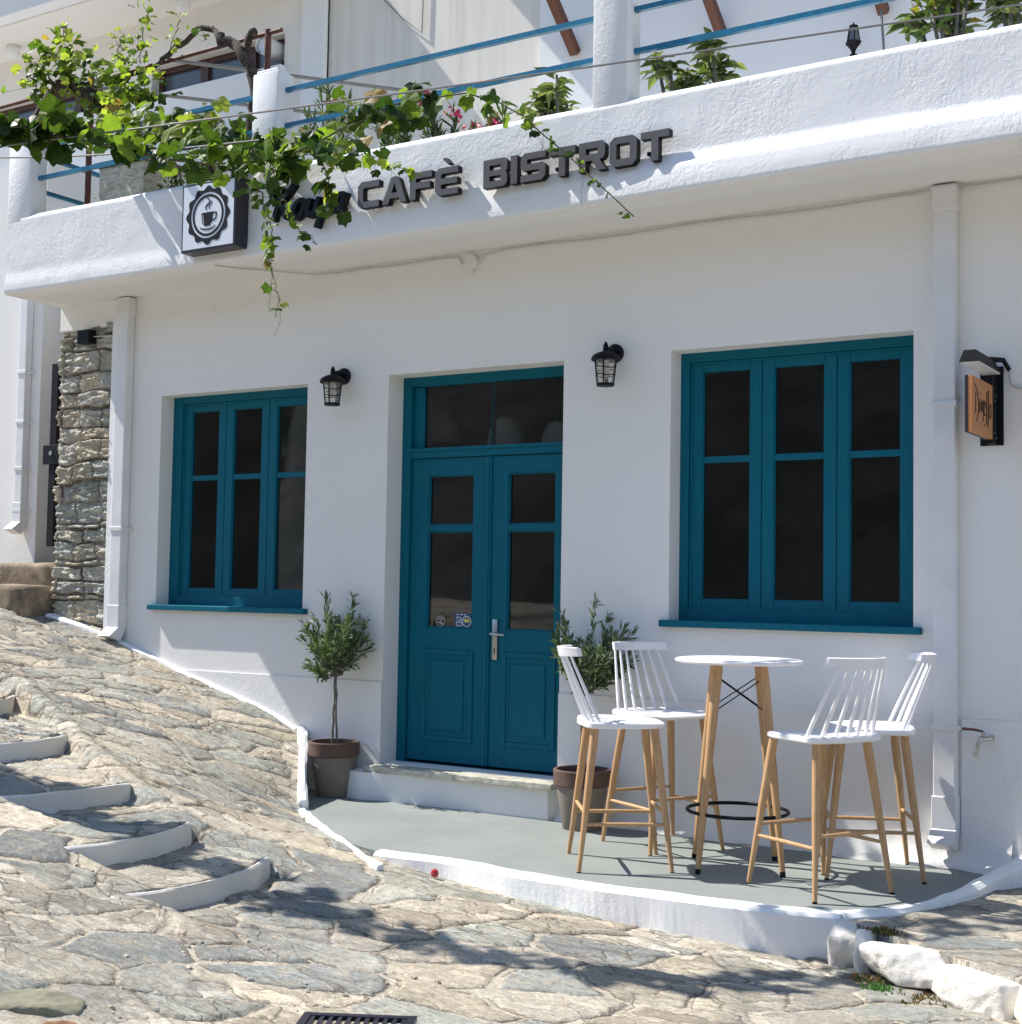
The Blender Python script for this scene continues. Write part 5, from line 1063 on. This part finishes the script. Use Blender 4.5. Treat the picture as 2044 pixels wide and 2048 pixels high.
def gravel():
    b = MB()
    for i in range(2600):
        x = random.uniform(-7.2, -3.2); y_ = random.uniform(-4.9, -2.6); w = float(sm(.50, .60, fbm(np.array(x*.9+7), np.array(y_*.9+2), 3, 41)))
        if y_ > -3.15+.1*(x+4.6) and x > -8: continue
        if w < .2 and random.random() > .35: continue
        z = float(street_z(x, y_)); r = random.choice((.004, .005, .006, .008, .010))*random.uniform(.7, 1.3); k = len(b.v); a0 = random.uniform(0, 6.28); c = random.choice(((.46, .39, .29), (.38, .35, .29), (.52, .46, .38), (.33, .33, .29), (.44, .33, .26)))
        hgt = r*random.uniform(.35, .8)
        for ring_, (rr_, hh_) in enumerate(((1.1, -1.2), (1., .1), (.6, .9))):
            for j in range(6): an = a0+j*1.047+random.uniform(-.25, .25); q = rr_*r*random.uniform(.75, 1.2); b.v.append((x+q*math.cos(an)*1.3, y_+q*math.sin(an), z+.004+hh_*hgt)); b.col.append(c)
        b.v.append((x, y_, z+.004+hgt)); b.col.append(c)
        for q in (0, 6):
            for j in range(6): b.f.append((k+q+j, k+q+(j+1) % 6, k+q+6+(j+1) % 6, k+q+6+j)); b.mi.append(0)
        for j in range(6): b.f.append((k+12+j, k+12+(j+1) % 6, k+18)); b.mi.append(0)
    t = NT('gravel_stone'); vc = t.n('ShaderNodeVertexColor'); vc.layer_name = 'col'; t.bump(t.noise(60, 4), .6, .006)
    b.build('gravel', t.fin(t.mix(1., vc.outputs[0], t.ramp(t.noise(50, 4), [(.3, .75), (.7, 1.15)]), 'MULTIPLY'), .9, 0, .2), kind='stuff')
gravel()
def tuft(x, y_, z, r, n, lab, pal):
    b = MB()
    for i in range(n): p = Vector((x+random.gauss(0, r), y_+random.gauss(0, r*.6), z)); leaf_add(b, p, Vector((random.gauss(0, .5), random.gauss(-.2, .5), random.uniform(.2, 1))), Vector((0, -1, .5)), random.uniform(.015, .035), .008, random.choice(pal), .3)
    o = b.build('weed_tuft', m_plant, off=(x, y_, z)); tag(o, lab, 'weed', 'weeds between the border rocks')
OLV = ((.10, .09, .03), (.16, .13, .04), (.07, .08, .02), (.2, .12, .06))
tuft(-1.79, -1.95, -.155, .03, 110, 'green sprout at the foot of the large rounded rock', ((.07, .17, .04), (.1, .2, .05)))
tuft(-1.58, -2.02, -.16, .06, 330, 'olive brown weeds between the two large white rocks', OLV); tuft(-1.88, -1.60, -.01, .025, 160, 'small olive moss tuft behind the narrow white rock', OLV); tuft(-1.87, -1.86, -.15, .04, 120, 'dry weeds below the narrow white rock', OLV)
b = MB(); b.lathe([(.001, -.022), (.016, -.016), (.022, 0), (.017, .015), (.005, .022)], (0, 0, 0), 16); tag(b.build('red_ball', m_red, smooth=True, off=(0, 0, 0)), 'small crumpled red ball lying by the left end of the front kerb', 'litter').location = (-4.24, -1.60, bz(-4.24, -1.60)+.035)
b = MB(); z = bz(-3.05, -3.75)+.05; o = empty('drain_grate', (-3.02, -3.80, z), math.radians(28), label='dark metal drain grate cut off by the bottom edge', cat='grate')
b = MB(); frame(b, -.2, .2, -.15, .15, 0, .02, .03, .03, .03, .03, .002); b.v = [(x, z_, -y_+.02) for x, y_, z_ in b.v]
for i in range(-5, 6): b.box(i*.032-.007, i*.032+.007, -.13, .13, .0, .016)
b.build('bars', m_box, o, off=(0, 0, 0))

# ------------------------------------------------------------------ other side of the street: unseen hill, raised high to darken the window reflections
def unseen_hillside():
    ax = np.arange(-150, 60, 2.); ay = np.arange(-90, -15, 1.5); X, Y = np.meshgrid(ax, ay); Z = -.4+16*sm(-16, -50, Y)+1.5*(fbm(X*.15, Y*.15, 4, 3)-.3)*sm(-16, -22, Y)
    t = NT('hill_scrub'); m = t.fin(t.mix(t.ramp(t.noise(.35, 6, .65), [(.46, 0.), (.56, 1.)]), (.02, .027, .025), (.055, .055, .055)), .95); grid_obj('unseen_hillside', np.stack([X, Y, Z], -1), None, None, m, kind='structure')
unseen_hillside()
